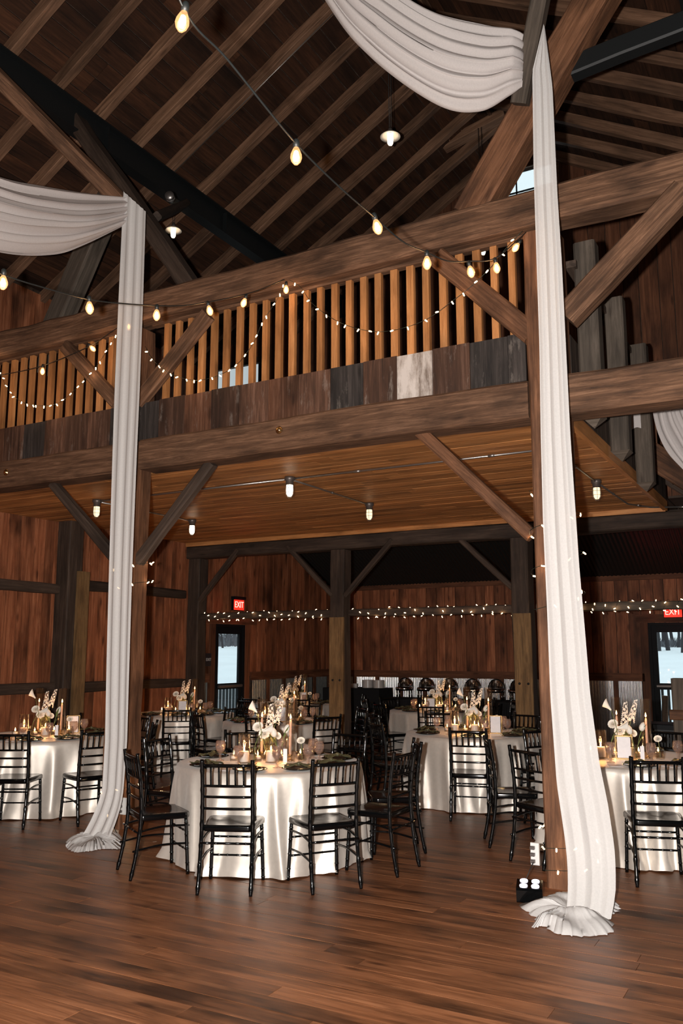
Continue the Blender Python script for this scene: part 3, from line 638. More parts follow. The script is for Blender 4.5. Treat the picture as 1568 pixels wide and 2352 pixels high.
for (pa, pb, lab, hh) in ((1460, 1620, 'dark winter thicket along the snowy field beyond the right door', .55), (470, 600, 'dark winter thicket along the snowy field beyond the left door', 1.0)):
    V = []; Fc = []; r = random.Random(pa)
    for k in range(900):
        px = r.uniform(pa, pb); D = r.uniform(66, 78); d = ray(px, 1480); d.z = 0; d.normalize(); p = d*D; b = Vector((p.x, p.y, gz(p.x, p.y)-.1)); t = b+Vector((r.uniform(-.5, .5), r.uniform(-.5, .5), hh*r.uniform(.6, 1.5))); w = 0.05; s = Vector((d.y, -d.x, 0))*w
        n = len(V); V += [b-s, b+s, t]; Fc.append((n, n+1, n+2))
    o = put('thicket', mesh('thicket', V, Fc, M['brush'])); tag(o, lab, 'brush', kind='stuff')
# deck railings outside the doors
def deckrail(p0, p1, label):
    e = empty('deck_railing', p0, label=label, cat='railing'); p0 = Vector(p0); p1 = Vector(p1); L = (p1-p0).length; d = (p1-p0)/L
    board('deck_rail', p0+Vector((0, 0, .92)), p1+Vector((0, 0, .92)), 0.09, 0.05, M['deck'], e); board('deck_rail', p0+Vector((0, 0, .12)), p1+Vector((0, 0, .12)), 0.05, 0.05, M['deck'], e)
    k = .06
    while k < L: board('picket', p0+d*k+Vector((0, 0, .12)), p0+d*k+Vector((0, 0, .9)), 0.045, 0.045, M['deck'], e, upv=(1, 0, 0)); k += .115
deckrail((-11.0, 12.0, 0), (-11.0, 18.2, 0), 'dark deck railing outside the left glass door')
deckrail((-4.5, 18.1, 0), (0.5, 18.1, 0), 'dark deck railing outside the right glass door')
for (c, s) in (((-10.4, 14.5, -.1), (2.2, 8, .1)), ((-2, 17.5, -.1), (6, 2.2, .1))): o = put('porch_deck', boxmesh(*s, M['grey']), None, Matrix.Translation(c)); o['kind'] = 'structure'
o = timber('deck_post', onY(1527, 1662, 17.6)*1.0, onY(1527, 1598, 17.6), 0.11, 0.11, M['rafter'], None, upv=(1, 0, 0)); tag(o, 'short pale post outside the right glass door', 'post')
o.matrix_basis = o.matrix_basis  # stands on the porch
# ------------------------------------------------------------------ DRAPES
def crumple(p, a, f): return a*noise.noise(Vector(p)*f)
def drape(name, left, right, Yp, puddle, label, folds=9, amp=0.035, seed=0):
    """left / right: lists of (px, py) edges from top to hem; hangs in the plane y=Yp with folds, ends in a pool on the floor"""
    n = 90; mseg = 48; V = []; Fc = []
    Lw = [onY(x, y, Yp) for x, y in left]; Rw = [onY(x, y, Yp) for x, y in right]
    def edge(Wp, z):
        for a, b in zip(Wp[:-1], Wp[1:]):
            if a.z >= z >= b.z: t = (a.z-z)/max(1e-6, a.z-b.z); return a.x+(b.x-a.x)*t
        return Wp[0].x if z > Wp[0].z else Wp[-1].x
    zt = (Lw[0].z+Rw[0].z)/2; zl, zr = Lw[0].z, Rw[0].z; rs = random.Random(seed)
    ph = [rs.uniform(0, 6.28) for _ in range(6)]
    for i in range(n+1):
        s = i/n
        for j in range(mseg+1):
            t = j/mseg
            ztop = zl+(zr-zl)*t; z = ztop*(1-s)+0.02*s
            xl = edge(Lw, z); xr = edge(Rw, z)
            f = math.sin(folds*2*PI*t+ph[0]+0.5*math.sin(s*5+ph[1])) * 0.6 + 0.4*math.sin(folds*0.43*2*PI*t+ph[2]+s*1.3)
            tt = t + 0.010*math.sin(folds*4*PI*t+ph[3])
            x = xl+(xr-xl)*tt
            y = Yp + amp*f*(0.6+0.5*s) + 0.03*math.sin(s*3+ph[4]) - (0.25*max(0, (s-.93)/.07)**2)*(1 if seed else .6)
            V.append((x, y, z))
    for i in range(n):
        for j in range(mseg): a = i*(mseg+1)+j; Fc.append((a, a+1, a+mseg+2, a+mseg+1))
    me = mesh(name, V, Fc, M['drape'], True); root = put(name, me, None, Matrix()); tag(root, label, 'drape')
    # pool of cloth: soft crumpled mound over the outline given on the floor
    pts = [onZ(x, y, 0) for x, y in puddle]; c = sum(pts, Vector())/len(pts); K = 26; V = []; Fc = []; n2 = 120
    outl = [cr(pts+[pts[0]], k/n2) for k in range(n2)]
    V.append((c.x, c.y, 0.05))
    for r_ in range(1, K+1):
        f = r_/K
        for k in range(n2):
            p = c.lerp(outl[k], f); q_ = (p-c); aa_ = math.atan2(q_.y, q_.x); h = 0.045*(1-f**3) + (0.5+0.5*math.sin(aa_*7+3*noise.noise(Vector((p.x*3, p.y*3, seed)))*2))*0.035*f*(1-f**5)*1.2 + max(0, noise.noise(Vector((p.x*6, p.y*9, seed))))*0.05*(1-f**4)
            V.append((p.x+0.012*math.sin(k*1.7)*f, p.y+0.012*math.cos(k*2.3)*f, 0.004+h))
    for k in range(n2): Fc.append((0, 1+k, 1+(k+1) % n2))
    for r_ in range(K-1):
        for k in range(n2): a = 1+r_*n2+k; b = 1+r_*n2+(k+1) % n2; Fc.append((a, a+n2, b+n2, b))
    put('pooled_hem', mesh('pooled_hem', V, Fc, M['drape'], True), root, Matrix())
    return root
drape('hanging_drape', [(284, 440), (275, 700), (268, 900), (262, 1100), (256, 1300), (250, 1500), (245, 1700), (238, 1810), (222, 1890), (214, 1925)], [(336, 487), (332, 700), (326, 900), (318, 1100), (310, 1300), (303, 1500), (296, 1700), (288, 1800), (280, 1880), (277, 1925)], 5.93,
      [(150, 1945), (160, 1928), (195, 1918), (225, 1905), (262, 1900), (281, 1935), (277, 1950), (235, 1951), (205, 1956), (170, 1958)], 'white sheer drape hanging in front of the left post, hem pooled on the floor', 3, 0.016, 0)
drape('hanging_drape', [(1248, 55), (1222, 165), (1226, 400), (1233, 600), (1240, 800), (1243, 1000), (1248, 1200), (1257, 1400), (1264, 1600), (1278, 1800), (1297, 1930), (1318, 2045), (1322, 2075)], [(1250, 60), (1268, 200), (1280, 450), (1290, 600), (1300, 800), (1310, 1000), (1320, 1150), (1330, 1300), (1343, 1450), (1355, 1600), (1375, 1750), (1395, 1850), (1410, 1950), (1422, 2045), (1420, 2080)], 5.93,
      [(1190, 2082), (1215, 2076), (1262, 2068), (1310, 2055), (1400, 2072), (1424, 2090), (1402, 2105), (1404, 2143), (1340, 2152), (1280, 2146), (1245, 2128), (1224, 2132), (1230, 2112)], 'white sheer drape hanging in front of the right post, hem pooled on the floor', 3, 0.018, 1)
def swag(name, top, bot, label, mat, waves=6, amp=0.035, n=70, m=56, seed=0, gather=True):
    V = []; Fc = []
    ph = random.Random(seed).uniform(0, 6)
    t0 = Vector(top[0]); d = (Vector(top[-1])-t0); nrm = Vector((-d.y, d.x, 0)).normalized()
    for i in range(n+1):
        u = i/n; a = cr(top, u); b = cr(bot, u)
        for j in range(m+1):
            t = j/m; g = min(1, (u+0.04)*5) if gather else 1
            p = a.lerp(b, t + 0.02*math.sin(waves*4*PI*t+ph))
            f = math.sin(waves*2*PI*t + ph + 1.2*math.sin(t*3)) + 0.4*math.sin(waves*3.7*PI*t+ph*2+u*2)
            belly = math.sin(PI*t)*0.12*g
            p = p + nrm*(amp*f*(0.5+0.5*g) + belly) + Vector((0, 0, 0.01*math.sin(9*u+7*t)))
            V.append(p)
    for i in range(n):
        for j in range(m): a = i*(m+1)+j; Fc.append((a, a+1, a+m+2, a+m+1))
    o = put(name, mesh(name, V, Fc, mat, True), None, Matrix()); tag(o, label, 'drape'); return o
S_top = [(-5.80, 5.98, 6.20), (-5.88, 5.5, 6.02), (-5.92, 5.0, 5.86), (-5.93, 4.5, 5.72), (-5.93, 3.65, 5.60), (-5.92, 2.5, 5.72), (-5.9, 1.35, 6.2)]
S_bot = [(-5.80, 5.98, 5.90), (-5.88, 5.5, 5.48), (-5.92, 5.15, 5.25), (-5.93, 4.55, 5.03), (-5.93, 3.65, 4.88), (-5.92, 2.5, 5.1), (-5.9, 1.35, 5.9)]
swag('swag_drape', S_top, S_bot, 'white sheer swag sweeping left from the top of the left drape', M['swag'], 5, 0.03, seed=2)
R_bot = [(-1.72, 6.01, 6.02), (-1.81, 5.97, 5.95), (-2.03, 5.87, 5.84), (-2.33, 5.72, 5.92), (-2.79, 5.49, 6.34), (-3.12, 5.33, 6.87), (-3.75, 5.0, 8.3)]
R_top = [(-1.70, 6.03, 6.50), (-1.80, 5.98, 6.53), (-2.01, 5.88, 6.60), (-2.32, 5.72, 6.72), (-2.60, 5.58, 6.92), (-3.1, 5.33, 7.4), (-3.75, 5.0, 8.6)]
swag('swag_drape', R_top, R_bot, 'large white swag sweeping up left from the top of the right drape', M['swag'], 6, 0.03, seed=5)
# pieces of cloth on the stair side
pA = [onY(x, y, 9.0) for x, y in ((1492, 925), (1505, 985), (1535, 1045), (1585, 1100))]; pB = [onY(x, y, 9.0) for x, y in ((1568, 915), (1580, 950), (1610, 1000), (1640, 1060))]
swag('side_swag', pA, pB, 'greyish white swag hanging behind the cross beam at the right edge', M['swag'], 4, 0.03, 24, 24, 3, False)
a = onY(1435, 930, 9.0); b = onY(1468, 925, 9.0); pA = [a, a+Vector((0, 0, -.26))]; pB = [b, b+Vector((0, 0, -.27))]
swag('cloth_scrap', pA, pB, 'small strip of white cloth hanging below the cross beam', M['swag'], 2, 0.015, 16, 16, 4, False)

# ------------------------------------------------------------------ STRING LIGHTS
bulb_prof = [(0.0, -0.098), (0.012, -0.094), (0.025, -0.078), (0.0315, -0.058), (0.030, -0.040), (0.022, -0.018), (0.014, 0.0), (0.013, 0.006)]
me_bulb = lathe(bulb_prof, M['bulbglass'], 16, key='edison')
me_fil = lathe([(0, -0.080), (0.012, -0.074), (0.0175, -0.050), (0.012, -0.022), (0, -0.012)], M['filament'], 10, key='fil')
me_sock = lathe([(0.0, 0.0), (0.017, 0.0), (0.018, 0.03), (0.014, 0.045), (0.010, 0.05), (0, 0.05)], M['wire'], 12, key='sock')
def festoon(name, pts, bulbs, label):
    path = bend(pts, 0.05); V, Fc = tubegeo(path, 0.0045, 5); r = empty(name, pts[0], label=label, cat='string lights')
    put('cable', mesh('cable', V, Fc, M['wire'], True), r, Matrix())
    for (b, tilt) in bulbs:
        m = Matrix.Translation(b) @ Matrix.Rotation(tilt, 4, fw) @ Matrix.Scale(.80, 4)
        bo = put('bulb', me_bulb, r, m @ Matrix.Translation((0, 0, .0))); put('filament', me_fil, bo, m); put('socket', me_sock, bo, m)
        light('festoon_glow', 'POINT', m @ Vector((0, 0, -.05)), 1.3, WARM, 0.03)
XS = -1.80
def atopx(px, py, X): return onX(px, py, X)
b1 = [(423, 28, .15), (680, 340, 0), (862, 506, -.25), (980, 590, 0), (1078, 612, -.2), (1138, 604, -.15), (1190, 560, .6)]
bb = [(onX(x, y, XS), t) for x, y, t in b1]
w1 = [onX(x, y, XS) for x, y in ((300, -330), (418, 12), (525, 140), (676, 326), (780, 430), (855, 495), (925, 555), (976, 578), (1030, 600), (1075, 600), (1135, 594), (1192, 548))]+[Vector((-1.80, YP-.02, 4.93))]
festoon('festoon_lights', w1, bb, 'row of glowing edison bulbs running from upper left to the right post')
A2 = Vector((-4.02, YP-.05, 5.0)); B2 = Vector((-3.5, 1.35, 4.2)); n2_ = Vector((B2.y-A2.y, -(B2.x-A2.x), 0))
def onP(x, y):
    d = ray(x, y); k = (A2-CO).dot(n2_)/d.dot(n2_); return CO+d*k
b2 = [(8, 634, 0), (205, 694, -.1), (360, 712, 0), (479, 703, -.25), (563, 686, .3), (657, 656, 0)]
w2 = [onP(x, y) for x, y in ((-150, 560), (0, 628), (105, 662), (205, 688), (290, 698), (358, 702), (420, 702), (476, 694), (560, 677), (610, 660), (652, 642))]
festoon('festoon_lights', w2, [(onP(x, y), t) for x, y, t in b2], 'row of edison bulbs sagging across the left drape to the tie beam')
w3 = [onY(x, y, YP-.16) for x, y in ((-90, 880), (0, 862), (98, 840), (205, 795), (262, 758), (310, 730))]
festoon('festoon_lights', w3, [(onY(98, 845, YP-.16), 0), (onY(207, 795, YP-.16), -.8), (onY(296, 742, YP-.16), 0)], 'short row of edison bulbs in front of the left balusters')
me_fb = lathe([(0, -0.030), (0.005, -0.027), (0.0065, -0.015), (0.0055, 0.0), (0, 0.001)], M['fairy'], 8, key='fairy')
def fairy(name, pts, step, label, seed=0, glow=0, wire=True, r=0.0022, scale=1.0, drop=0.02, mat=None):
    path = bend(pts, 0.04); e = empty(name, pts[0], label=label, cat='string lights')
    V, Fc = tubegeo(path, r, 4); put('cable', mesh('cable', V, Fc, mat or M['greenwire'], True), e, Matrix())
    rs = random.Random(seed); acc = 0; nxt = step*.5; k = 0
    for a, b in zip(path[:-1], path[1:]):
        acc += (b-a).length
        if acc > nxt:
            nxt += step*rs.uniform(.8, 1.2); k += 1
            m = Matrix.Translation(b) @ Matrix.Rotation(rs.uniform(-1.3, 1.3), 4, fw) @ Matrix.Rotation(rs.uniform(-.5, .5), 4, 'X') @ Matrix.Scale(scale, 4)
            put('bulb', me_fb, e, m)
            if glow and k % glow == 0: light('fairy_glow_light', 'POINT', b+Vector((0, -.03, -.01)), 0.22, WARM, 0.02)
    return e
yf = YP-.015
fairy('fairy_lights', [onY(x, y, yf) for x, y in ((-20, 800), (0, 850), (15, 890), (50, 923), (95, 932), (135, 925), (175, 892), (215, 850), (245, 805), (266, 770))], .105, 'swag of fairy lights on the balusters left of the left drape', 1, 2)
fairy('fairy_lights', [onY(x, y, yf) for x, y in ((333, 795), (350, 825), (385, 855), (440, 873), (490, 866), (540, 840), (580, 790), (605, 735), (635, 690), (652, 650))], .105, 'swag of fairy lights on the balusters right of the left post', 2, 2)
fairy('fairy_lights', [onY(x, y, yf) for x, y in ((665, 643), (690, 660), (715, 695), (760, 730), (810, 752), (870, 762), (930, 752), (985, 730), (1040, 690), (1085, 655), (1130, 610), (1170, 560), (1200, 530))], .13, 'longest swag of fairy lights on the balusters before the right post', 3, 2)
# wound on the back rails
for k, (xa, xb, lab) in enumerate(((-8.95, -6.5, 'fairy lights wound round the rail in the left back bay'), (-6.15, -3.62, 'fairy lights wound round the rail in the middle back bay'), (-3.3, -0.8, 'fairy lights wound round the rail near the right door'))):
    pts = []
    n = 17
    for i in range(n*4+1):
        th = i*PI/2; pts.append(Vector((xa+(xb-xa)*i/(n*4), YR+.08-.065*math.cos(th), 2.215+.075*math.sin(th))))
    fairy('fairy_lights', pts, .125, lab, 5+k, 5, scale=1.0)
def wound(x, y, z0, z1, turns, lab, step, seed, rad=.15):
    pts = []
    sq = [(-1, -1), (1, -1), (1, 1), (-1, 1)]
    for i in range(turns*4+1):
        s = sq[i % 4]; pts.append(Vector((x+s[0]*rad, y+s[1]*rad, z0+(z1-z0)*i/(turns*4))))
    V = [];
    e = fairy('fairy_lights', [p for p in pts], step, lab, seed, 2)
for (X, z0, z1, t_, lab, stp, sd2) in ((-5.94, 2.25, 2.62, 2, 'upper run of fairy lights wound round the left post', .2, 31), (-5.94, .12, .55, 2, 'fairy lights at the foot of the left post', .22, 33),
        (-1.70, 1.95, 2.85, 3, 'upper run of fairy lights wound round the right post', .26, 32), (-1.70, .12, .42, 2, 'fairy lights at the foot of the right post', .2, 34)):
    wound(X, YC, z0, z1, t_, lab, stp, sd2)
# ------------------------------------------------------------------ LOFT CEILING FIXTURES
def jar(loc, lit, label):
    e = empty('caged_ceiling_light', loc, label=label, cat='ceiling light')
    m = Matrix.Translation(loc)
    put('canopy', lathe([(0.0, 0.0), (0.055, 0.0), (0.055, -0.03), (0.042, -0.04), (0.040, -0.085), (0, -0.085)], M['fixture'], 16, key='can'), e, m)
    g = put('globe', lathe([(0.034, -0.085), (0.036, -0.14), (0.033, -0.18), (0.018, -0.205), (0, -0.21)], M['jelly'] if lit else M['jellydim'], 16, key='jar%d' % lit), e, m)
    V = []; Fc = []
    for k in range(4):
        a = k*PI/2+.3; ca, sa = math.cos(a), math.sin(a); tubegeo([(ca*.041, sa*.041, -.08), (ca*.043, sa*.043, -.15), (ca*.038, sa*.038, -.19), (ca*.015, sa*.015, -.22), (0, 0, -.222)], .0022, 5, V, Fc)
    for z, r in ((-.12, .0435), (-.165, .0425)): tubegeo([(r*math.cos(t*PI/8), r*math.sin(t*PI/8), z) for t in range(17)], .002, 5, V, Fc)
    put('cage', mesh('cage', V, Fc, M['fixture'], True), e, m)
    light('jar_glow', 'POINT', Vector(loc)+Vector((0, 0, -.16)), 34.0 if lit else 13.0, (1.0, .66, .38), 0.035)
zc = 3.448
jars = [((-4.74, 7.40), 1, 'bright caged ceiling light under the loft, between the two drapes'), ((-4.74, 9.22), 0, 'dimmer caged ceiling light under the loft, second row'), ((-7.50, 9.22), 1, 'bright caged ceiling light right of the left drape'), ((-7.50, 7.42), 0, 'caged ceiling light left of the left drape'), ((-1.97, 9.12), 0, 'caged ceiling light right of the right drape')]
for (x, y), lit, lab in jars: jar((x, y, zc), lit, lab)
def conduit(pts, lab):
    e = tube('conduit', pts, 0.011, M['conduit'], None, 6); tag(e, lab, 'conduit')
    for k in range(1, len(pts)): p = (Vector(pts[k-1])+Vector(pts[k]))/2; put('coupling', lathe([(0, -.03), (.015, -.03), (.015, .03), (0, .03)], M['conduit'], 8, key='cp'), e, Matrix.Translation(p) @ (Vector(pts[k])-Vector(pts[k-1])).to_track_quat('Z', 'Y').to_matrix().to_4x4())
zz = zc-.02
conduit([(-7.5, 7.42, zz), (-4.80, 7.40, zz)], 'metal conduit on the loft ceiling left of the bright light')
conduit([(-4.68, 7.40, zz), (-3.2, 7.40, zz), (-1.86, 7.38, zz)], 'metal conduit on the loft ceiling right of the bright light')
conduit([(-4.74, 7.46, zz), (-4.74, 9.16, zz)], 'metal conduit joining the two middle ceiling lights')
conduit([(-7.5, 7.48, zz), (-7.5, 9.16, zz)], 'metal conduit joining the two left ceiling lights')
conduit([(-1.97, 7.4, zz), (-1.97, 9.06, zz)], 'metal conduit in front of the right ceiling light')
conduit([(-1.97, 9.18, zz), (-1.95, 10.7, zz), (-1.75, 11.1, zz), (-1.0, 11.12, zz-.05)], 'metal conduit beyond the right ceiling light')
# pendants
def pendant(loc, cord, label, r=.115, tilt=0):
    e = empty('pendant_lamp', loc, label=label, cat='pendant lamp'); m = Matrix.Translation(loc) @ Matrix.Rotation(tilt, 4, 'Y')
    put('lamp_shade', lathe([(0.03, .05), (0.04, .035), (r*.7, .02), (r, -.012), (r, -.016), (r*.7, .014), (0.035, .03)], M['shade'], 24, key='rlm%d' % int(r*1000)), e, m)
    put('cap', lathe([(0, .10), (.02, .10), (.03, .06), (.03, .03), (0, .03)], M['fixture'], 14, key='cap'), e, m)
    put('globe', lathe([(.034, .02), (.036, -.04), (.033, -.09), (.02, -.115), (0, -.12)], M['jelly'], 14, key='pg'), e, m)
    V = []; Fc = []
    for k in range(4):
        a = k*PI/2; ca, sa = math.cos(a), math.sin(a); tubegeo([(ca*.040, sa*.040, .0), (ca*.042, sa*.042, -.06), (ca*.034, sa*.034, -.10), (0, 0, -.13)], .002, 4, V, Fc)
    put('cage', mesh('cage', V, Fc, M['fixture'], True), e, m)
    for dx in (-.025, .025): tube('cord', [Vector(loc)+Vector((dx*.4, 0, .09)), Vector(loc)+Vector((dx, 0, cord))], .004, M['wire'], e, 5, Matrix())
    light('pendant_glow', 'POINT', Vector(loc)+Vector((0, 0, -.05)), 9.0, (1, .7, .42), 0.035)
pp = onX(896, 312, -3.85); pendant(pp, roofz(-3.85)+.1-pp.z, 'caged pendant lamp hanging in the open roof, below the big swag')
pp = onY(398, 528, 8.55); pendant(pp, roofz(pp.x)+.05-pp.z, 'caged pendant lamp just right of the left canted strut')
pp = onX(1109, 568, -3.85); pendant(pp, 1.9, 'caged pendant lamp glowing behind the balusters near the right post')
# thin steel rod on a rafter
o = tube('steel_rod', [(-7.0, 8.03-.04, 7.85), (-4.2, 7.99, 9.45)], .006, M['conduit'], None, 5); tag(o, 'thin bright steel rod running up along one rafter', 'rod')

# ------------------------------------------------------------------ SIGNS
def textobj(cu):
    tmp = bpy.data.objects.new('tmp_text', cu); me = bpy.data.meshes.new_from_object(tmp); bpy.data.objects.remove(tmp)
    o = bpy.data.objects.new('lettering', me); C.objects.link(o); return o
def exitsign(M4, label, lab2):
    e = empty('exit_sign', label=label, cat='sign'); e.matrix_basis = M4; WM[e.name] = M4
    put('housing', boxmesh(.32, .05, .20, M['blackpaint']), e, M4); put('sign_face', boxmesh(.30, .008, .18, M['exitred']), e, M4 @ Matrix.Translation((0, -.03, 0)))
    cu = bpy.data.curves.new('exit_text', 'FONT'); cu.body = 'EXIT'; cu.size = .155; cu.extrude = .002; cu.align_x = 'CENTER'; cu.align_y = 'CENTER'
    cu.materials.append(M['exitwhite']); t = textobj(cu); t.parent = e; t.matrix_basis = Matrix.Translation((0, -.037, 0)) @ Matrix.Rotation(PI/2, 4, 'X') @ Matrix.Scale(.85, 4, (1, 0, 0))
    put('lamp_bar', boxmesh(.34, .09, .05, M['blackpaint'] if lab2 else M['white']), e, M4 @ Matrix.Translation((0, -.02, .125)))
    light('exit_glow', 'POINT', M4 @ Vector((0, -.14, -.02)), 1.3, (1, .03, .01), .05)
Rz90 = Matrix.Rotation(PI/2, 4, 'Z')
exitsign(Matrix.Translation((XL+.10, 12.66, 2.47)) @ Rz90, 'red lit EXIT sign above the left glass door', True)
exitsign(Matrix.Translation((-2.27, YB-.12, 2.33)), 'red lit EXIT sign above the right glass door', False)
e = empty('wall_sign', label='small black EXIT plate on the boards left of the left door', cat='sign'); m = Matrix.Translation((XL+.03, 11.93, 1.50)) @ Rz90; e.matrix_basis = m; WM[e.name] = m
put('sign_plate', boxmesh(.16, .012, .22, M['signgrey'], ch=.003), e, m)
cu = bpy.data.curves.new('small_exit', 'FONT'); cu.body = 'EXIT'; cu.size = .07; cu.extrude = .001; cu.align_x = 'CENTER'; cu.align_y = 'CENTER'; cu.materials.append(M['white']); t = textobj(cu); t.parent = e; t.matrix_basis = Matrix.Translation((0, -.01, 0)) @ Matrix.Rotation(PI/2, 4, 'X')
light('red_spill_fill', 'SPOT', (-2.2, 14.6, 2.3), 16, (1, .02, .05), .05, (PI-.3, 0, 0), spot_size=.9, spot_blend=.6)  # unseen spot added for the red exit sign glow on the rear ceiling

# ------------------------------------------------------------------ TABLES
TH = 0.735; TR_ = 0.76
view = lambda c: Vector((c[0], c[1], 0)).normalized()
def tablecloth(c, seed, label, chairs=(), R=TR_):
    V = []; Fc = []; n = 288; rs = random.Random(seed); ph = [rs.uniform(0, 6.28) for _ in range(5)]
    # fold ridges at uneven angles, each with its own width and reach
    rid = []; a = rs.uniform(0, .4)
    while a < 2*PI-.12: rid.append((a, rs.uniform(.050, .095), rs.uniform(.55, 1.0), rs.uniform(-.12, .12))); a += rs.uniform(.24, .42)
    cs = [(math.atan2(y-c[1], x-c[0]), math.hypot(x-c[0], y-c[1])) for x, y in chairs]
    rows = 20; V.append((0, 0, TH+.004))
    for rr in (0.3, 0.6, 0.88, 0.985): V += [(R*rr*math.cos(2*PI*j/n), R*rr*math.sin(2*PI*j/n), TH+.004) for j in range(n)]
    for i in range(rows+1):
        s = i/rows
        for j in range(n):
            th = 2*PI*j/n; f = 0
            for (ra, rw, rh, rl) in rid:
                d = (th-ra-rl*s*s+PI) % (2*PI)-PI
                if abs(d) < .4: f = max(f, rh*math.exp(-(d/(rw*(.75+.5*s)))**2))
            g = s**0.8
            r = R*1.003 + .008*min(1, s*8) + g*(-.012+.150*f) + (.03*max(0, s-.9)/.1)*(.4+f) + .006*math.sin(31*th+ph[0])*s
            for (ca, cd_) in cs:
                d = (th-ca+PI) % (2*PI)-PI; lat = abs(math.sin(d))*r
                if abs(d) < .6 and lat < .24:
                    lim = (cd_-.20)/math.cos(d); k = min(1, s/.3)*min(1, max(0, (.24-lat)/.06))*.8; lim = max(lim, .75)
                    if r > lim: r = r+(lim-r)*k
            z = (TH-.002)*(1-s)+.006*s
            if s > .92: z += .03*f*(s-.92)/.08*0.5
            V.append((r*math.cos(th), r*math.sin(th), z))
    nr = 4+rows+1
    for j in range(n): Fc.append((0, 1+j, 1+(j+1) % n))
    for i in range(nr-1):
        for j in range(n): a = 1+i*n+j; b = 1+i*n+(j+1) % n; Fc.append((a, a+n, b+n, b))
    o = put('tablecloth', mesh('tablecloth', V, Fc, M['satin'], True), None, Matrix.Translation((c[0], c[1], 0))); tag(o, label, 'tablecloth'); return o
def folding_table(c, name):
    e = empty('round_table', (c[0], c[1], 0), label='round folding table under the satin cloth of '+name, cat='table')
    put('tabletop', lathe([(0, TH-.045), (.70, TH-.045), (.705, TH-.04), (.705, TH-.02), (.70, TH-.015), (0, TH-.015)], M['rafter'], 40, key='ttop'), e, Matrix.Translation((c[0], c[1], 0)))
    for sx in (-1, 1):
        for sy in (-1, 1): tube('leg', [Vector((c[0]+sx*.38, c[1]+sy*.25, 0)), Vector((c[0]+sx*.34, c[1]+sy*.25, TH-.05))], .013, M['steel'], e, 8, Matrix())
# --- chiavari chair, local front = +Y
def ringed(p0, p1, r, mid=None, nseg=14, V=None, Fc=None, rings=(.12, .3, .5, .7, .88), taper=0):
    P = [p0, mid, p1] if mid is not None else [p0, p1]; pts = []; rad = []
    us = sorted(set([0, 1]+[i/nseg for i in range(nseg+1)]+[q+d for q in rings for d in (-.012, 0, .012)]))
    for u in us:
        pts.append(cr(P, u) if mid is not None else Vector(p0).lerp(Vector(p1), u))
        rad.append((r*(1-taper*(1-u))) * (1.28 if any(abs(u-q) < 1e-6 for q in rings) else 1))
    return tubegeo(pts, rad, 7, V, Fc)
def make_chair():
    e = empty('chiavari_chair', label='x', cat='chair'); bk = M['black']
    def P(name, V, Fc, smooth=True): return put(name, mesh(name, V, Fc, bk, smooth), e, Matrix())
    # seat: rounded trapezoid slab, softly dished
    out = []; hw0, hw1, y0, y1 = .175, .205, -.185, .195
    for (cx, cy, a0) in ((hw1-.05, y1-.05, 0), (-(hw1-.05), y1-.05, PI/2), (-(hw0-.03), y0+.03, PI), (hw0-.03, y0+.03, 1.5*PI)):
        rr = .05 if cy > 0 else .03
        for k in range(5): a = a0+k*PI/8; out.append((cx+rr*math.cos(a), cy+rr*math.sin(a)))
    V = []; Fc = []; n = len(out)
    for (z, sc) in ((.405, .97), (.412, 1.0), (.440, 1.0), (.448, .975), (.446, .85), (.441, .5)):
        for (x, y) in out: V.append((x*sc, y*sc, z))
    for i in range(5):
        for j in range(n): a = i*n+j; b = i*n+(j+1) % n; Fc.append((a, b, b+n, a+n))
    Fc.append(tuple(reversed(range(n)))); Fc.append(tuple(5*n+j for j in range(n)))
    P('seat', V, Fc)
    for s in (-1, 1):
        P('leg', *ringed((s*.195, .185, 0), (s*.180, .165, .41), .0135, rings=(.06, .2, .45, .7, .9)))
        V, Fc = [], []
        us = [Vector((s*.185, -.245, 0)), Vector((s*.182, -.205, .20)), Vector((s*.180, -.180, .43)), Vector((s*.178, -.190, .66)), Vector((s*.180, -.225, .895))]
        pts = []; rad = []
        for k in range(41):
            u = k/40; pts.append(cr(us, u)); rad.append(.0145*(1.22 if k in (3, 9, 15, 21, 26, 31, 36) else 1)*(.85 if k < 2 else 1))
        tubegeo(pts, rad, 8, V, Fc); P('leg', V, Fc)
    def by(z): # y of the back stile at height z
        return -.180-.045*max(0, (z-.55)/.345)**1.4
    for (nm, z, r) in (('crest_rail', .855, .0115), ('back_rail', .715, .0085), ('back_rail', .640, .0085), ('back_rail', .560, .0085)):
        y = by(z); V, Fc = tubegeo([(x*.178, y-.012*(1-x*x), z) for x in [-1, -.6, -.2, .2, .6, 1]], [r, r, r*1.08, r*1.08, r, r], 7); P(nm, V, Fc)
    for k in range(5):
        x = (-1+2*(k+1)/6)*.175; q = -.012*(1-(x/.178)**2); P('spindle', *ringed((x, by(.715)+q, .715), (x, by(.855)+q, .855), .0068, nseg=3, rings=(.3, .7)))
    P('stretcher', *ringed((-.182, -.213, .335), (.182, -.213, .335), .0075, nseg=3))
    P('stretcher', *ringed((-.184, .18, .30), (.184, .18, .30), .0075, nseg=3)); P('stretcher', *ringed((-.188, .182, .17), (.188, .182, .17), .0075, nseg=3))
    for s in (-1, 1):
        for z in (.33, .20): P('stretcher', *ringed((s*.184, .19, z+.02), (s*.184, -.235+(z-.2)*.2, z), .0075, mid=(s*.186, -.02, z+.028), nseg=8, rings=(.1, .9)))
    return e
chair0 = make_chair(); chair_used = [False]
CHG = 'black chiavari chairs at the round tables'
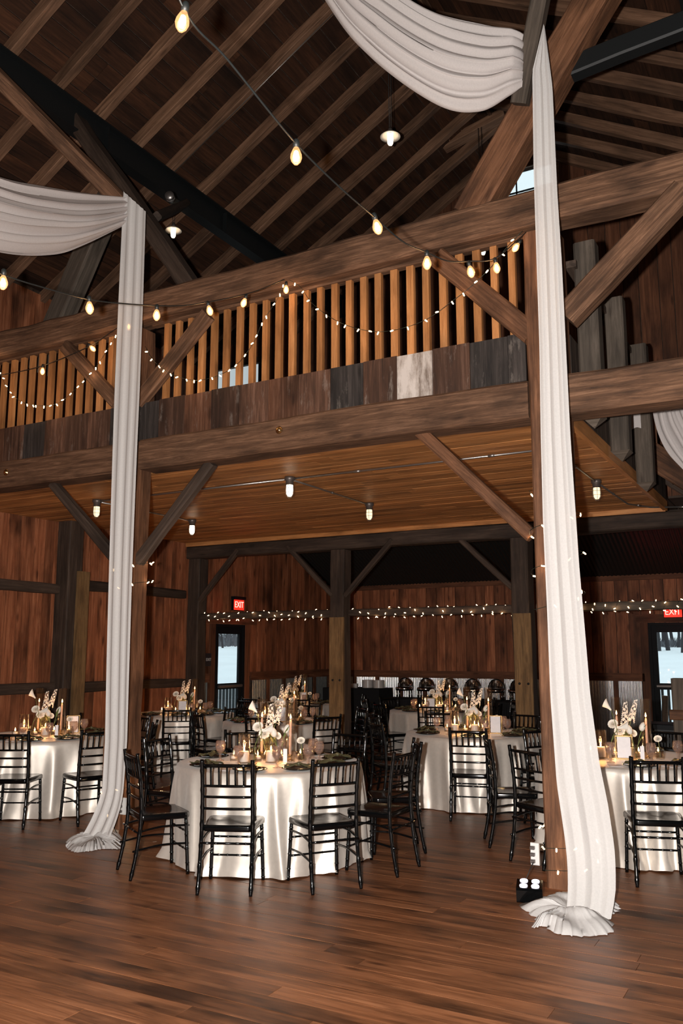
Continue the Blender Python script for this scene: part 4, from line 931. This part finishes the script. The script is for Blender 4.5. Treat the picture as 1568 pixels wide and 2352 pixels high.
def chair(x, y, ang, label, group=CHG):
    """ang: direction the sitter faces (world, radians)"""
    m = Matrix.Translation((x, y, 0)) @ Matrix.Rotation(ang-PI/2, 4, 'Z')
    if not chair_used[0]:
        chair0.matrix_basis = m; WM[chair0.name] = m; c = chair0; chair_used[0] = True
    else: c = copy_tree(chair0, None, m)
    c['label'] = label; c['group'] = group; return c
SECT = ['near', 'near right', 'right', 'far right', 'far', 'far left', 'left', 'near left']
def sector(c, th):
    v = math.atan2(-c[1], -c[0])   # towards the camera
    d = (th-v) % (2*PI); return int(round(d/(PI/4))) % 8, d
TABLES = {
 'T1': ((-4.11, 6.15), 'the front middle table'),
 'TL': ((-7.50, 6.80), 'the left edge table'),
 'TR': ((-1.55, 7.85), 'the right edge table'),
 'T14': ((-3.52, 9.40), 'table number 14'),
 'TM': ((-6.31, 9.70), 'the second middle table'),
 'TF': ((-8.20, 13.05), 'the far left door table'),
 'TB': ((-8.34, 10.15), 'the corner post table'),
 'T13': ((-5.29, 12.62), 'the buffet side table'),
}
CH = {
 'T1': [(-3.80, 5.22), (-3.27, 5.60), (-4.55, 5.28), (-3.11, 6.20), (-3.30, 6.82), (-5.08, 6.12), (-4.02, 7.14), (-4.85, 6.85)],
 'TL': [(-6.94, 5.97), (-6.46, 6.45), (-7.60, 5.80), (-6.62, 7.25), (-7.25, 7.78), (-8.1, 7.6)],
 'TR': [(-2.46, 7.52), (-2.02, 7.02), (-1.18, 6.88), (-2.35, 8.45), (-0.62, 7.4), (-1.4, 8.85)],
 'T14': [(-3.20, 8.44), (-4.16, 8.66), (-2.60, 9.0), (-4.5, 9.3), (-4.2, 10.15), (-3.3, 10.38), (-2.65, 9.95)],
 'TM': [(-5.95, 8.80), (-5.45, 9.22), (-6.75, 8.83), (-5.35, 9.95), (-7.1, 9.2), (-5.75, 10.5), (-6.55, 10.68)],
 'TF': [(-7.65, 12.25), (-8.3, 12.08), (-7.25, 12.75), (-7.35, 13.55), (-8.0, 14.0), (-8.8, 13.85)],
 'TB': [(-7.78, 9.36), (-8.5, 9.18), (-7.40, 9.90), (-7.45, 10.6), (-8.1, 11.12)],
 'T13': [(-5.0, 11.7), (-5.7, 11.75), (-6.2, 12.3), (-6.2, 13.0), (-4.45, 12.15), (-5.0, 13.55), (-4.5, 13.2), (-5.65, 13.5)],
}
# cutlery, glasses, plates
gob = [(0.0, 0.0), (0.034, 0.0), (0.034, 0.004), (0.012, 0.010), (0.008, 0.022), (0.012, 0.028), (0.008, 0.036), (0.011, 0.044), (0.008, 0.052), (0.016, 0.062), (0.034, 0.082), (0.042, 0.108), (0.042, 0.130), (0.035, 0.163), (0.034, 0.163), (0.040, 0.130), (0.040, 0.108), (0.032, 0.084), (0.0, 0.066)]
me_gob = lathe(gob, M['goblet'], 20, key='goblet')
me_plate = lathe([(0, .006), (.085, .006), (.095, .010), (.135, .016), (.137, .013), (.10, .003), (.08, 0), (0, 0)], M['charger'], 28, key='plate')
def napkin_mesh(seed):
    r = random.Random(seed); V = []; Fc = []; n = 15
    for i in range(n+1):
        for j in range(n+1):
            u = i/n-.5; v = j/n-.5; w = .12+.04*abs(u)*2 ; pinch = .28+1.3*abs(u)
            x = u*.25; y = v*w*pinch*1.6; z = .018+.030*math.exp(-(u*5)**2)*(1-abs(v)*1.2)+.022*math.sin(v*15+u*6+seed)*pinch*.7+.012*r.uniform(0, .5)
            V.append((x, y, max(.004, z)))
    for i in range(n):
        for j in range(n): a = i*(n+1)+j; Fc.append((a, a+n+1, a+n+2, a+1))
    me = mesh('napkin', V, Fc, M['napkin'], True); return me
NAP = [napkin_mesh(s) for s in (1, 2, 3)]
me_knot = lathe([(0, .0), (.018, .004), (.024, .02), (.018, .036), (0, .04)], M['napkin'], 10, key='knot')
me_card = boxmesh(.10, .14, .002, M['paper'])
def place(o, *a): return o
def setting(c, th, tname, sect, seed, full=True):
    cc = Vector((c[0], c[1], TH+.006)); d = Vector((math.cos(th), math.sin(th), 0)); s = Vector((-d.y, d.x, 0)); rz = Matrix.Rotation(th+PI/2, 4, 'Z'); r = random.Random(seed)
    p = cc+d*.575; o = put('charger_plate', me_plate, None, Matrix.Translation(p)); tag(o, 'round black plate at the %s seat of %s' % (sect, tname), 'plate', 'black plates')
    m = Matrix.Translation(p+Vector((0, 0, .012))) @ Matrix.Rotation(r.uniform(0, 3), 4, 'Z') @ Matrix.Scale(.82, 4); o = put('napkin', NAP[seed % 3], None, m); tag(o, 'sage satin napkin at the %s seat of %s' % (sect, tname), 'napkin', 'sage napkins')
    put('knot', me_knot, o, m @ Matrix.Translation((0, 0, .018)))
    g = cc+d*.385+s*(.15+r.uniform(-.03, .03)); o = put('water_goblet', me_gob, None, Matrix.Translation(g)); tag(o, 'footed water goblet at the %s seat of %s' % (sect, tname), 'goblet', 'footed water goblets')
    if full and seed % 2 == 0:
        q = cc+d*.56-s*.19+Vector((0, 0, .002)); o = put('menu_card', me_card, None, Matrix.Translation(q) @ rz); tag(o, 'flat pale menu card beside the %s plate of %s' % (sect, tname), 'card', 'menu cards')
# flowers
def blob_petals(n_layers, R, mat, seed, flat=0.8):
    r = random.Random(seed); V = []; Fc = []
    for L in range(n_layers):
        k = 5+L*2; rad = R*(0.25+.75*L/(n_layers-1)); tilt = .25+1.0*L/(n_layers-1)
        for i in range(k):
            a = 2*PI*i/k+L*.7+r.uniform(-.1, .1); w = rad*1.1*PI/k*1.4; b = len(V)
            for (u, ww, o_) in ((0, .35, 0), (.5, 1.0, .5), (1, .62, 1)):
                rr = rad*(.25+.75*u*math.sin(tilt)); zz = R*flat*(.2+u*math.cos(tilt)*.95)*(1-.12*L/n_layers)+R*.1*(1-u)
                for sgn in (-1, 0, 1):
                    aa = a+sgn*w*ww/max(rr, R*.3); V.append((rr*math.cos(aa)*(1-.06*abs(sgn)), rr*math.sin(aa)*(1-.06*abs(sgn)), zz+abs(sgn)*R*.07*u))
            for q in (0, 3):
                for s in (0, 1): Fc.append((b+q+s, b+q+s+1, b+q+s+4, b+q+s+3))
    return mesh('bloom', V, Fc, mat, True)
ME_ROSE = blob_petals(5, .034, M['petal'], 1); ME_RAN = blob_petals(6, .028, M['petal'], 2)
def calla_mesh():
    V = []; Fc = []; n = 14; rows = 7
    for i in range(rows+1):
        u = i/rows
        for j in range(n+1):
            a = -PI*.95+1.9*PI*j/n; rr = .006+.026*u**1.6; lip = .028*u*math.cos(a/2)**2
            V.append((rr*math.cos(a)+lip*.6, rr*math.sin(a), .075*u+lip*.9))
    for i in range(rows):
        for j in range(n): a = i*(n+1)+j; Fc.append((a, a+1, a+n+2, a+n+1))
    return mesh('calla', V, Fc, M['petal'], True)
ME_CALLA = calla_mesh()
def spike_mesh(seed):
    r = random.Random(seed); V = []; Fc = []
    for k in range(34):
        u = k/34; a = k*2.4; c = Vector((math.cos(a)*.022*(1-u*.6), math.sin(a)*.022*(1-u*.6), u*.17)); R = .012*(1-.55*u)
        for q in range(5):
            t = q*2*PI/5; b = len(V); d1 = Vector((math.cos(a), math.sin(a), .25)).normalized(); s1 = d1.cross(Vector((0, 0, 1))).normalized(); s2 = d1.cross(s1)
            e1 = s1*math.cos(t)+s2*math.sin(t); e2 = s1*math.cos(t+.9)+s2*math.sin(t+.9); V += [c, c+e1*R+d1*R*.3, c+(e1+e2)*R*.75+d1*R*.5, c+e2*R+d1*R*.3]; Fc.append((b, b+1, b+2, b+3))
    return mesh('spike', V, Fc, M['petal'], True)
ME_SPIKE = spike_mesh(3)
ME_TULIP = lathe([(0, 0), (.012, .004), (.019, .018), (.019, .034), (.012, .050), (.003, .060), (0, .058)], M['petal'], 10, key='tulip')
def leafmesh(L, w):
    V = []; Fc = []; n = 8
    for i in range(n+1):
        u = i/n; ww = w*math.sin(PI*min(1, u*.93+.07))**.8; z = L*u; b = .25*L*u*u; V += [(b, -ww/2, z), (b-.2*ww, 0, z), (b, ww/2, z)]
    for i in range(n):
        for s in (0, 1): a = 3*i+s; Fc.append((a, a+1, a+4, a+3))
    return mesh('leaf', V, Fc, M['leaf'], True)
ME_LEAF = leafmesh(.13, .022); ME_LEAFS = leafmesh(.06, .022)
def stem(kind, p0, top, label, grp, lean=None, leaves=1, scale=1.0, seed=0):
    """one cut flower from p0 (inside its vase) to the bloom at top"""
    p0 = Vector(p0); top = Vector(top); e = empty({'rose': 'rose', 'ran': 'ranunculus', 'calla': 'calla_lily', 'spike': 'delphinium', 'tulip': 'tulip'}[kind], p0, label=label, cat='flower', group=grp)
    mid = (p0+top)/2+(Vector((0, 0, .03)) if lean is None else Vector(lean)); path = [cr([p0, mid, top], k/8) for k in range(9)]
    V, Fc = tubegeo(path, .0022, 5); put('stem', mesh('stem', V, Fc, M['leaf'], True), e, Matrix())
    d = (path[-1]-path[-2]).normalized(); q = d.to_track_quat('Z', 'X').to_matrix().to_4x4()
    camd = Vector((-top.x, -top.y, .3)).normalized()
    if kind in ('rose', 'ran'): q = (d*.5+camd*.6).normalized().to_track_quat('Z', 'X').to_matrix().to_4x4()
    if kind == 'calla': q = (d*.6+Vector((camd.y, -camd.x, .4))*.7*(1 if seed % 2 else -1)).normalized().to_track_quat('Z', 'X').to_matrix().to_4x4()
    me = {'rose': ME_ROSE, 'ran': ME_RAN, 'calla': ME_CALLA, 'spike': ME_SPIKE, 'tulip': ME_TULIP}[kind]
    put('bloom', me, e, Matrix.Translation(top) @ q @ Matrix.Scale(scale*(.95 if kind == 'calla' else 1.3), 4))
    r = random.Random(seed)
    for k in range(leaves):
        u = r.uniform(.35, .7); m = Matrix.Translation(cr([p0, mid, top], u)) @ Matrix.Rotation(r.uniform(0, 6.28), 4, 'Z') @ Matrix.Rotation(.35, 4, 'Y'); put('leaf', ME_LEAF if kind == 'tulip' else ME_LEAFS, e, m)
def cyl_glass(r, h, key): return lathe([(0, 0), (r, 0), (r, h), (r-.003, h), (r-.003, .008), (0, .008)], M['glass'], 24, key=key)
G_H = cyl_glass(.052, .235, 'hur'); G_S = cyl_glass(.046, .20, 'hur2'); G_T = cyl_glass(.042, .50, 'tall'); G_V = cyl_glass(.033, .055, 'vot')
G_BUD = lathe([(0, 0), (.026, 0), (.030, .02), (.026, .06), (.014, .09), (.016, .125), (.0145, .125), (.0125, .09), (.024, .06), (.028, .02), (0, .006)], M['glass'], 18, key='bud')
G_JAR = lathe([(0, 0), (.034, 0), (.036, .01), (.036, .06), (.028, .075), (.030, .09), (.028, .09), (.026, .075), (.034, .06), (.034, .01), (0, .006)], M['glass'], 18, key='jarv')
W_P = lathe([(0, 0), (.038, 0), (.040, .004), (.040, .078), (.036, .084), (.012, .080), (0, .080)], M['wax'], 20, key='pil')
W_T = lathe([(0, 0), (.011, 0), (.010, .27), (.006, .285), (0, .288)], M['taper'], 10, key='tap')
W_V = lathe([(0, .008), (.028, .008), (.028, .03), (0, .031)], M['wax'], 14, key='tea')
HOLD = lathe([(0, 0), (.03, 0), (.03, .006), (.008, .012), (.008, .03), (.015, .04), (.015, .05), (0, .05)], M['gold'], 14, key='hold')
FL = lathe([(0, 0), (.0055, .006), (.0075, .014), (.005, .026), (.0018, .038), (0, .042)], M['flame'], 8, key='flame')
WICK = lathe([(0, 0), (.0012, 0), (.001, .010), (0, .010)], M['ink'], 5, key='wick')
def candle(name, me, ztop, p, label, grp, glass=None, glabel=None, e_=0.0, hold=False):
    p = Vector(p); zo = .01 if glass else 0
    if glass:
        o = put('glass_cylinder' if name != 'votive_candle' else 'votive_glass', glass, None, Matrix.Translation(p)); tag(o, glabel, 'candle holder', 'glass candle holders')
    b = p+Vector((0, 0, zo+(.045 if hold else 0)))
    if hold: h = put('candlestick', HOLD, None, Matrix.Translation(p+Vector((0, 0, zo)))); tag(h, 'small brass stick under '+label, 'candlestick', 'brass candlesticks')
    o = put(name, me, None, Matrix.Translation(b)); tag(o, label, 'candle', grp)
    put('wick', WICK, o, Matrix.Translation(b+Vector((0, 0, ztop-.002)))); put('flame', FL, o, Matrix.Translation(b+Vector((0, 0, ztop+.004))))
    if e_: light('candle_glow', 'POINT', b+Vector((0, 0, ztop+.03)), e_, (1, .45, .15), .012)
def text_on(parent, body, size, M4, mat, font_shear=0.0):
    cu = bpy.data.curves.new('lettering', 'FONT'); cu.body = body; cu.size = size; cu.extrude = .0003; cu.align_x = 'CENTER'; cu.align_y = 'CENTER'; cu.shear = font_shear; cu.materials.append(mat)
    t = textobj(cu); t.parent = parent; t.matrix_basis = WM[parent.name].inverted() @ M4; return t
def number_frame(p, label, body, w=.135, h=.19, face=None, tiny=True):
    p = Vector(p); yaw = math.atan2(p.x, -p.y) if face is None else face
    m = Matrix.Translation(p+Vector((0, 0, h/2+.006))) @ Matrix.Rotation(yaw, 4, 'Z') @ Matrix.Rotation(-.12, 4, 'X')
    e = empty('table_number_frame', p, label=label, cat='table sign', group='framed table numbers'); e.matrix_basis = m; WM[e.name] = m
    for (x0, z0, a, b) in ((-w/2, 0, .008, h), (w/2, 0, .008, h), (0, -h/2, w+.008, .008), (0, h/2, w+.008, .008)): put('frame_bar', boxmesh(a, .014, b, M['gold']), e, m @ Matrix.Translation((x0, 0, z0)))
    put('card', boxmesh(w*.80, .002, h*.93, M['paper']), e, m)
    if body: text_on(e, body, .075, m @ Matrix.Translation((.01, -.003, -.035)) @ Matrix.Rotation(PI/2, 4, 'X'), M['ink'], .4)
    if tiny: put('printed_line', boxmesh(.03, .001, .003, M['ink']), e, m @ Matrix.Translation((-.015, -.002, h*.33)))
def centrepiece(key, c, tn, rot=0.0, full=True, num=None, energy=0.5, side=1):
    vd = view(c); rd = Vector((vd.y, -vd.x, 0)); cc = Vector((c[0], c[1], TH+.006)); r = random.Random(hash(key) % 1000 if False else sum(map(ord, key)))
    def at(u, v): return cc+rd*u*side+vd*v
    gl = ''
    candle('pillar_candle', W_P, .082, at(-.21, -.10), 'white pillar candle on %s, left of the flowers' % tn, 'white pillar candles', G_H, 'wide glass cylinder round the left pillar candle of %s' % tn, energy*1.4)
    candle('pillar_candle', W_P, .082, at(.01, -.09), 'white pillar candle in the middle of %s' % tn, 'white pillar candles', G_S, 'short glass cylinder round the middle pillar candle of %s' % tn, energy)
    candle('taper_candle', W_T, .288, at(.17, -.06), 'tall blush taper on the right of %s' % tn, 'blush taper candles', G_T, 'tall glass cylinder round the right taper of %s' % tn, energy, True)
    if full: candle('taper_candle', W_T, .288, at(-.07, .16), 'tall blush taper at the back of %s' % tn, 'blush taper candles', G_T, 'tall glass cylinder round the back taper of %s' % tn, 0, True)
    for i, (u, v, w) in enumerate(((-.10, .02, 'left back'), (.10, .06, 'right back'), (.26, .10, 'far right'), (-.30, .06, 'far left'))):
        candle('votive_candle', W_V, .031, at(u, v), 'small votive candle on the %s of %s' % (w, tn), 'small votive candles', G_V, 'short votive glass on the %s of %s' % (w, tn), energy*.7 if i < 2 else 0)
    def vase(me, u, v, lab): o = put('bud_vase', me, None, Matrix.Translation(at(u, v))); tag(o, lab+' on '+tn, 'vase', 'clear glass vases'); return at(u, v)
    g = 'white flowers in the table centrepieces'
    p = vase(G_JAR, -.02, .04, 'clear glass jar of roses in the middle')
    for (k, du, dv, h, w, s) in (('rose', -.06, -.02, .27, 'left', 1.1), ('rose', -.02, -.05, .215, 'lowest', 1.15), ('spike', .01, .0, .25, 'leaning', 1.0), ('spike', .05, .02, .30, 'upright', .9), ('ran', .06, -.03, .20, 'right', 1.0)):
        if not full and k == 'ran': continue
        stem(k, p+Vector((0, 0, .012)), p+rd*du*side*1.3+vd*dv+Vector((0, 0, h)), '%s white %s in the middle jar of %s' % (w, {'rose': 'rose', 'spike': 'delphinium spike', 'ran': 'ranunculus'}[k], tn), g, None, 2, s, len(w))
    p = vase(G_BUD, .075, -.17, 'slim clear bud vase of tulips in front')
    stem('tulip', p+Vector((0, 0, .012)), p+rd*.05*side+Vector((0, 0, .24)), 'right white tulip in the front bud vase of %s' % tn, g, None, 2, 1, 2); stem('tulip', p+Vector((0, 0, .012)), p-rd*.035*side+Vector((0, 0, .21)), 'left white tulip in the front bud vase of %s' % tn, g, None, 1, 1.1, 3)
    p = vase(G_BUD, -.13, -.20, 'slim clear bud vase of calla lilies at front left')
    stem('calla', p+Vector((0, 0, .012)), p+rd*.07*side+Vector((0, 0, .26)), 'arching calla lily in the front left bud vase of %s' % tn, g, -rd*.02*side+Vector((0, 0, .03)), 1, 1, 4)
    if full: stem('calla', p+Vector((0, 0, .012)), p+rd*.02*side+vd*.15+Vector((0, 0, .40)), 'tallest calla lily on %s' % tn, g, rd*.05*side, 0, 1, 5)
    p = vase(G_JAR, .27, -.02, 'small clear jar with one flower on the right'); stem('ran', p+Vector((0, 0, .012)), p+rd*-.01*side+Vector((0, 0, .16)), 'single white ranunculus in the right hand jar of %s' % tn, g, None, 0, 1, 6)
    q = at(.125, -.20); m = Matrix.Translation(q+Vector((0, 0, .065))) @ Matrix.Rotation(math.atan2(q.x, -q.y), 4, 'Z'); o = put('place_card', boxmesh(.032, .003, .11, M['paper']), None, m); tag(o, 'narrow upright white card in front of the taper on '+tn, 'card', 'upright cards'); put('card_foot', boxmesh(.03, .03, .012, M['gold']), o, m @ Matrix.Translation((0, 0, -.058))); put('printed_block', boxmesh(.014, .001, .03, M['ink']), o, m @ Matrix.Translation((0, -.002, .01)))
    if num is not None: number_frame(at(*num[1]), 'framed card reading %s standing on %s' % (num[0], tn) if num[0] else 'framed white card standing on %s' % tn, num[0], *num[2:])
NUM = {'T14': ('14', (.24, -.14)), 'TR': ('', (-.02, -.16)), 'T13': ('13', (-.12, -.25)), 'TB': ('', (-.0, -.26)), 'TM': ('', (.0, -.24)), 'TF': ('', (.14, -.1)), 'TL': ('', (.3, .1)), 'T1': None}
for i, (k, (c, tn)) in enumerate(TABLES.items()):
    folding_table(c, tn); tablecloth(c, 11+i*3, 'champagne satin floor length cloth on '+tn, CH[k])
    used = set()
    for j, (x, y) in enumerate(CH[k]):
        th = math.atan2(y-c[1], x-c[0]); s, _ = sector(c, th)
        for dlt in (0, 1, -1, 2, -2, 3, -3, 4):
            if (s+dlt) % 8 not in used: s = (s+dlt) % 8; break
        used.add(s); jit = random.Random(j*7+i).uniform(-.12, .12)
        if k == 'T1' and j == 0: jit = .10
        chair(x, y, th+PI+jit, 'black bamboo style chair on the %s side of %s' % (SECT[s], tn))
        setting(c, th, tn, SECT[s], i*10+j)
    centrepiece(k, c, tn, full=k in ('T1', 'T14', 'TR', 'TL'), num=NUM[k], energy=2.2)

# ------------------------------------------------------------------ BUFFET
byy = 15.25; bx0 = -7.48; bx1 = onY(1215, 1600, 15.3).x
e = empty('buffet_table', ((bx0+bx1)/2, byy, 0), label='long buffet table under a black cloth at the back wall', cat='table')
put('tabletop', boxmesh(bx1-bx0, .75, .03, M['blacklinen']), e, Matrix.Translation(((bx0+bx1)/2, byy, .735)))
V = []; Fc = []; n = 150; per = []
for i in range(n):
    t = i/n*2*((bx1-bx0)+.75); L = bx1-bx0
    if t < L: p = (bx0+t, byy-.375, 0, -1)
    elif t < L+.75: p = (bx1, byy-.375+(t-L), 1, 0)
    elif t < 2*L+.75: p = (bx1-(t-L-.75), byy+.375, 0, 1)
    else: p = (bx0, byy+.375-(t-2*L-.75), -1, 0)
    per.append(p)
for z, a in ((.755, 0), (.75, .005), (.4, .02), (.005, .04)):
    for i, p in enumerate(per): f = a*(1+math.sin(i*1.3)); V.append((p[0]+p[2]*f, p[1]+p[3]*f, z))
for r_ in range(3):
    for i in range(n): a = r_*n+i; b = r_*n+(i+1) % n; Fc.append((a, a+n, b+n, b))
Fc.append(tuple(reversed(range(n))))
o = put('tablecloth', mesh('cloth', V, Fc, M['blacklinen'], False)); tag(o, 'black cloth on the long buffet table', 'tablecloth')
for k, px in enumerate((928, 977, 1030, 1083, 1138, 1188)):
    q = onY(px, 1575, 15.3); x = q.x; e = empty('chafing_dish', (x, 15.3, .76), label='chafing dish with open roll top dome, %s from the left on the buffet' % ['first', 'second', 'third', 'fourth', 'fifth', 'sixth'][k], cat='chafing dish', group='chafing dishes on the buffet'); m = Matrix.Translation((x, 15.3, .757))
    put('pan', lathe([(0, .14), (.15, .14), (.165, .15), (.17, .20), (.155, .205), (.15, .19), (0, .185)], M['chrome'], 24, key='pan'), e, m)
    V = []; Fc = []
    for a in range(13):
        th = PI*a/12
        for b in range(7):
            ph = -.15+b*.28; V.append((.165*math.cos(th), .165*math.sin(th)*math.sin(ph)*.8+.05, .20+.165*math.sin(th)*math.cos(ph)*1.15))
    for a in range(12):
        for b in range(6): i_ = a*7+b; Fc.append((i_, i_+1, i_+8, i_+7))
    put('dome_lid', mesh('dome', V, Fc, M['chrome'], True), e, m)
    for sx in (-1, 1): put('leg', lathe([(0, 0), (.014, 0), (.01, .14), (0, .14)], M['chrome'], 8, key='cleg'), e, m @ Matrix.Translation((sx*.13, -.06, 0))); put('leg', lathe([(0, 0), (.014, 0), (.01, .14), (0, .14)], M['chrome'], 8, key='cleg'), e, m @ Matrix.Translation((sx*.13, .06, 0)))
e = empty('side_table', (-6.2, 12.9, 0), label='black clothed side table with bowls and plates left of the buffet', cat='table')
# service stand with crockery
put('cloth_cover', boxmesh(1.25, .6, .93, M['blacklinen'], ch=.01), e, Matrix.Translation((-8.15, 15.3, .465)))
e.matrix_basis = Matrix.Translation((-8.15, 15.3, 0)); 
for ch in e.children: ch.matrix_basis = Matrix.Translation((0, 0, .465))
bowl = lathe([(0, .0), (.05, 0), (.09, .03), (.11, .075), (.105, .075), (.085, .032), (.045, .006), (0, .006)], M['china'], 20, key='bowl')
cup = lathe([(0, 0), (.03, 0), (.038, .04), (.04, .085), (.037, .085), (.034, .04), (0, .008)], M['china'], 16, key='cup')
stk = lathe([(0, 0)]+[(r, z) for k in range(10) for r, z in ((.10, k*.016+.004), (.115, k*.016+.012))]+[(0, .162)], M['china'], 24, key='stack')
for k, (dx, lab) in enumerate(((-.48, 'wide pale bowl at the left end of the side table'), (-.20, 'wide pale bowl in the middle of the side table'))): o = put('bowl', bowl, None, Matrix.Translation((-8.15+dx, 15.2, .93))); tag(o, lab, 'bowl', 'pale bowls')
for k, dx in enumerate((-.34, 0, .07)): o = put('cup', cup, None, Matrix.Translation((-8.15+dx, 15.1, .93))); tag(o, 'small pale cup, %s from the left on the side table' % ['first', 'second', 'third'][k], 'cup', 'pale cups')
for k, dx in enumerate((.28, .52)): o = put('plate_stack', stk, None, Matrix.Translation((-8.15+dx, 15.2, .93))); tag(o, 'stack of grey plates on the %s of the side table' % ['right half', 'right end'][k], 'plates', 'stacks of plates')
# ------------------------------------------------------------------ SMALL THINGS
e = empty('uplight', (-1.83, 5.87, 0), label='black LED uplight with four lit lenses at the foot of the right post', cat='light'); m = Matrix.Translation((-1.83, 5.87, 0)) @ Matrix.Rotation(.25, 4, 'Z') @ Matrix.Rotation(.22, 4, 'X')
put('housing', boxmesh(.17, .15, .10, M['black'], ch=.012), e, m @ Matrix.Translation((0, 0, .075)))
for sx in (-1, 1):
    for sy in (-1, 1): put('lens', lathe([(0, .0), (.026, 0), (.026, .006), (0, .008)], M['led'], 14, key='lens'), e, m @ Matrix.Translation((sx*.038, sy*.034, .125)))
light('uplight_beam', 'SPOT', (-1.83, 5.87, .14), 10, (1, .85, .7), .03, (PI, 0, 0), spot_size=1.2, spot_blend=.5)
for (x, y, lab) in ((-1.88, 6.18, 'white outlet box with plugs low on the right post'), (-5.74, 6.18, 'white outlet box with plugs low on the left post')):
    e = empty('outlet_box', (x, y, .22), label=lab, cat='outlet'); m = Matrix.Translation((x, y, .24)); put('plate', boxmesh(.06, .02, .15, M['white'], ch=.004), e, m)
    for k in range(3): put('plug', boxmesh(.028, .03, .022, M['fixture'], ch=.003), e, m @ Matrix.Translation((-.01, -.03, -.045+k*.045)))
    tube('cord', [Vector((x, y-.04, .2)), Vector((x-.05, y-.08, .08)), Vector((x+.02, y-.08, .01))], .004, M['wire'], e, 5, Matrix())
for (x, y, lab, s) in ((-5.22, 6.03, 'single fallen white petal on the floor by the left post', 1),):
    V = [(-.03, 0, .003), (0, -.014, .006), (.03, 0, .012), (0, .014, .008)]; o = put('petal', mesh('petal', V, [(0, 1, 2, 3)], M['petal']), None, Matrix.Translation((x, y, 0))); tag(o, lab, 'petal')
# rustic post with rail at right
a = onY(1562, 1558, 9.6); bz = Vector((a.x, a.y, 0)); e = empty('rustic_stand', (a.x, a.y, 0), label='rough timber post with a cross rail at the right edge', cat='stand')
timber('upright', bz, a, 0.20, 0.16, M['grey'], e, upv=(1, 0, 0), jit=.004); p = onY(1538, 1642, 9.5); timber('cross_rail', p, p+Vector((1.2, 0, 0)), 0.05, 0.10, M['post'], e, jit=.003); timber('end_post', (p.x+1.1, 9.6, 0), (p.x+1.1, 9.6, a.z), 0.16, 0.16, M['grey'], e, upv=(1, 0, 0), jit=.004)
a = onY(1522, 1662, 10.6); e = empty('speaker_cabinet', (a.x, 10.7, 0), label='black cabinet standing in front of the right glass door', cat='cabinet'); put('body', boxmesh(.42, .40, a.z, M['blackpaint'], ch=.01), e, Matrix.Translation((a.x, 10.7, a.z/2))); put('grille', boxmesh(.36, .01, a.z*.85, M['steel']), e, Matrix.Translation((a.x, 10.495, a.z/2)))
# bolt plates on the loft beam
for (px, py, lab) in ((641, 988, 'round brass bolt cap on the loft beam between the drapes'), (14, 1085, 'round brass bolt cap on the loft beam at the left edge')):
    q = onY(px, py, YP-.005); e = put('bolt_cap', lathe([(0, 0), (.035, 0), (.035, .006), (.02, .010), (.02, .02), (0, .02)], M['gold'], 18, key='bolt'), None, Matrix.Translation(q) @ Matrix.Rotation(PI/2, 4, 'X')); tag(e, lab, 'bolt')
print('objects', len(bpy.data.objects))
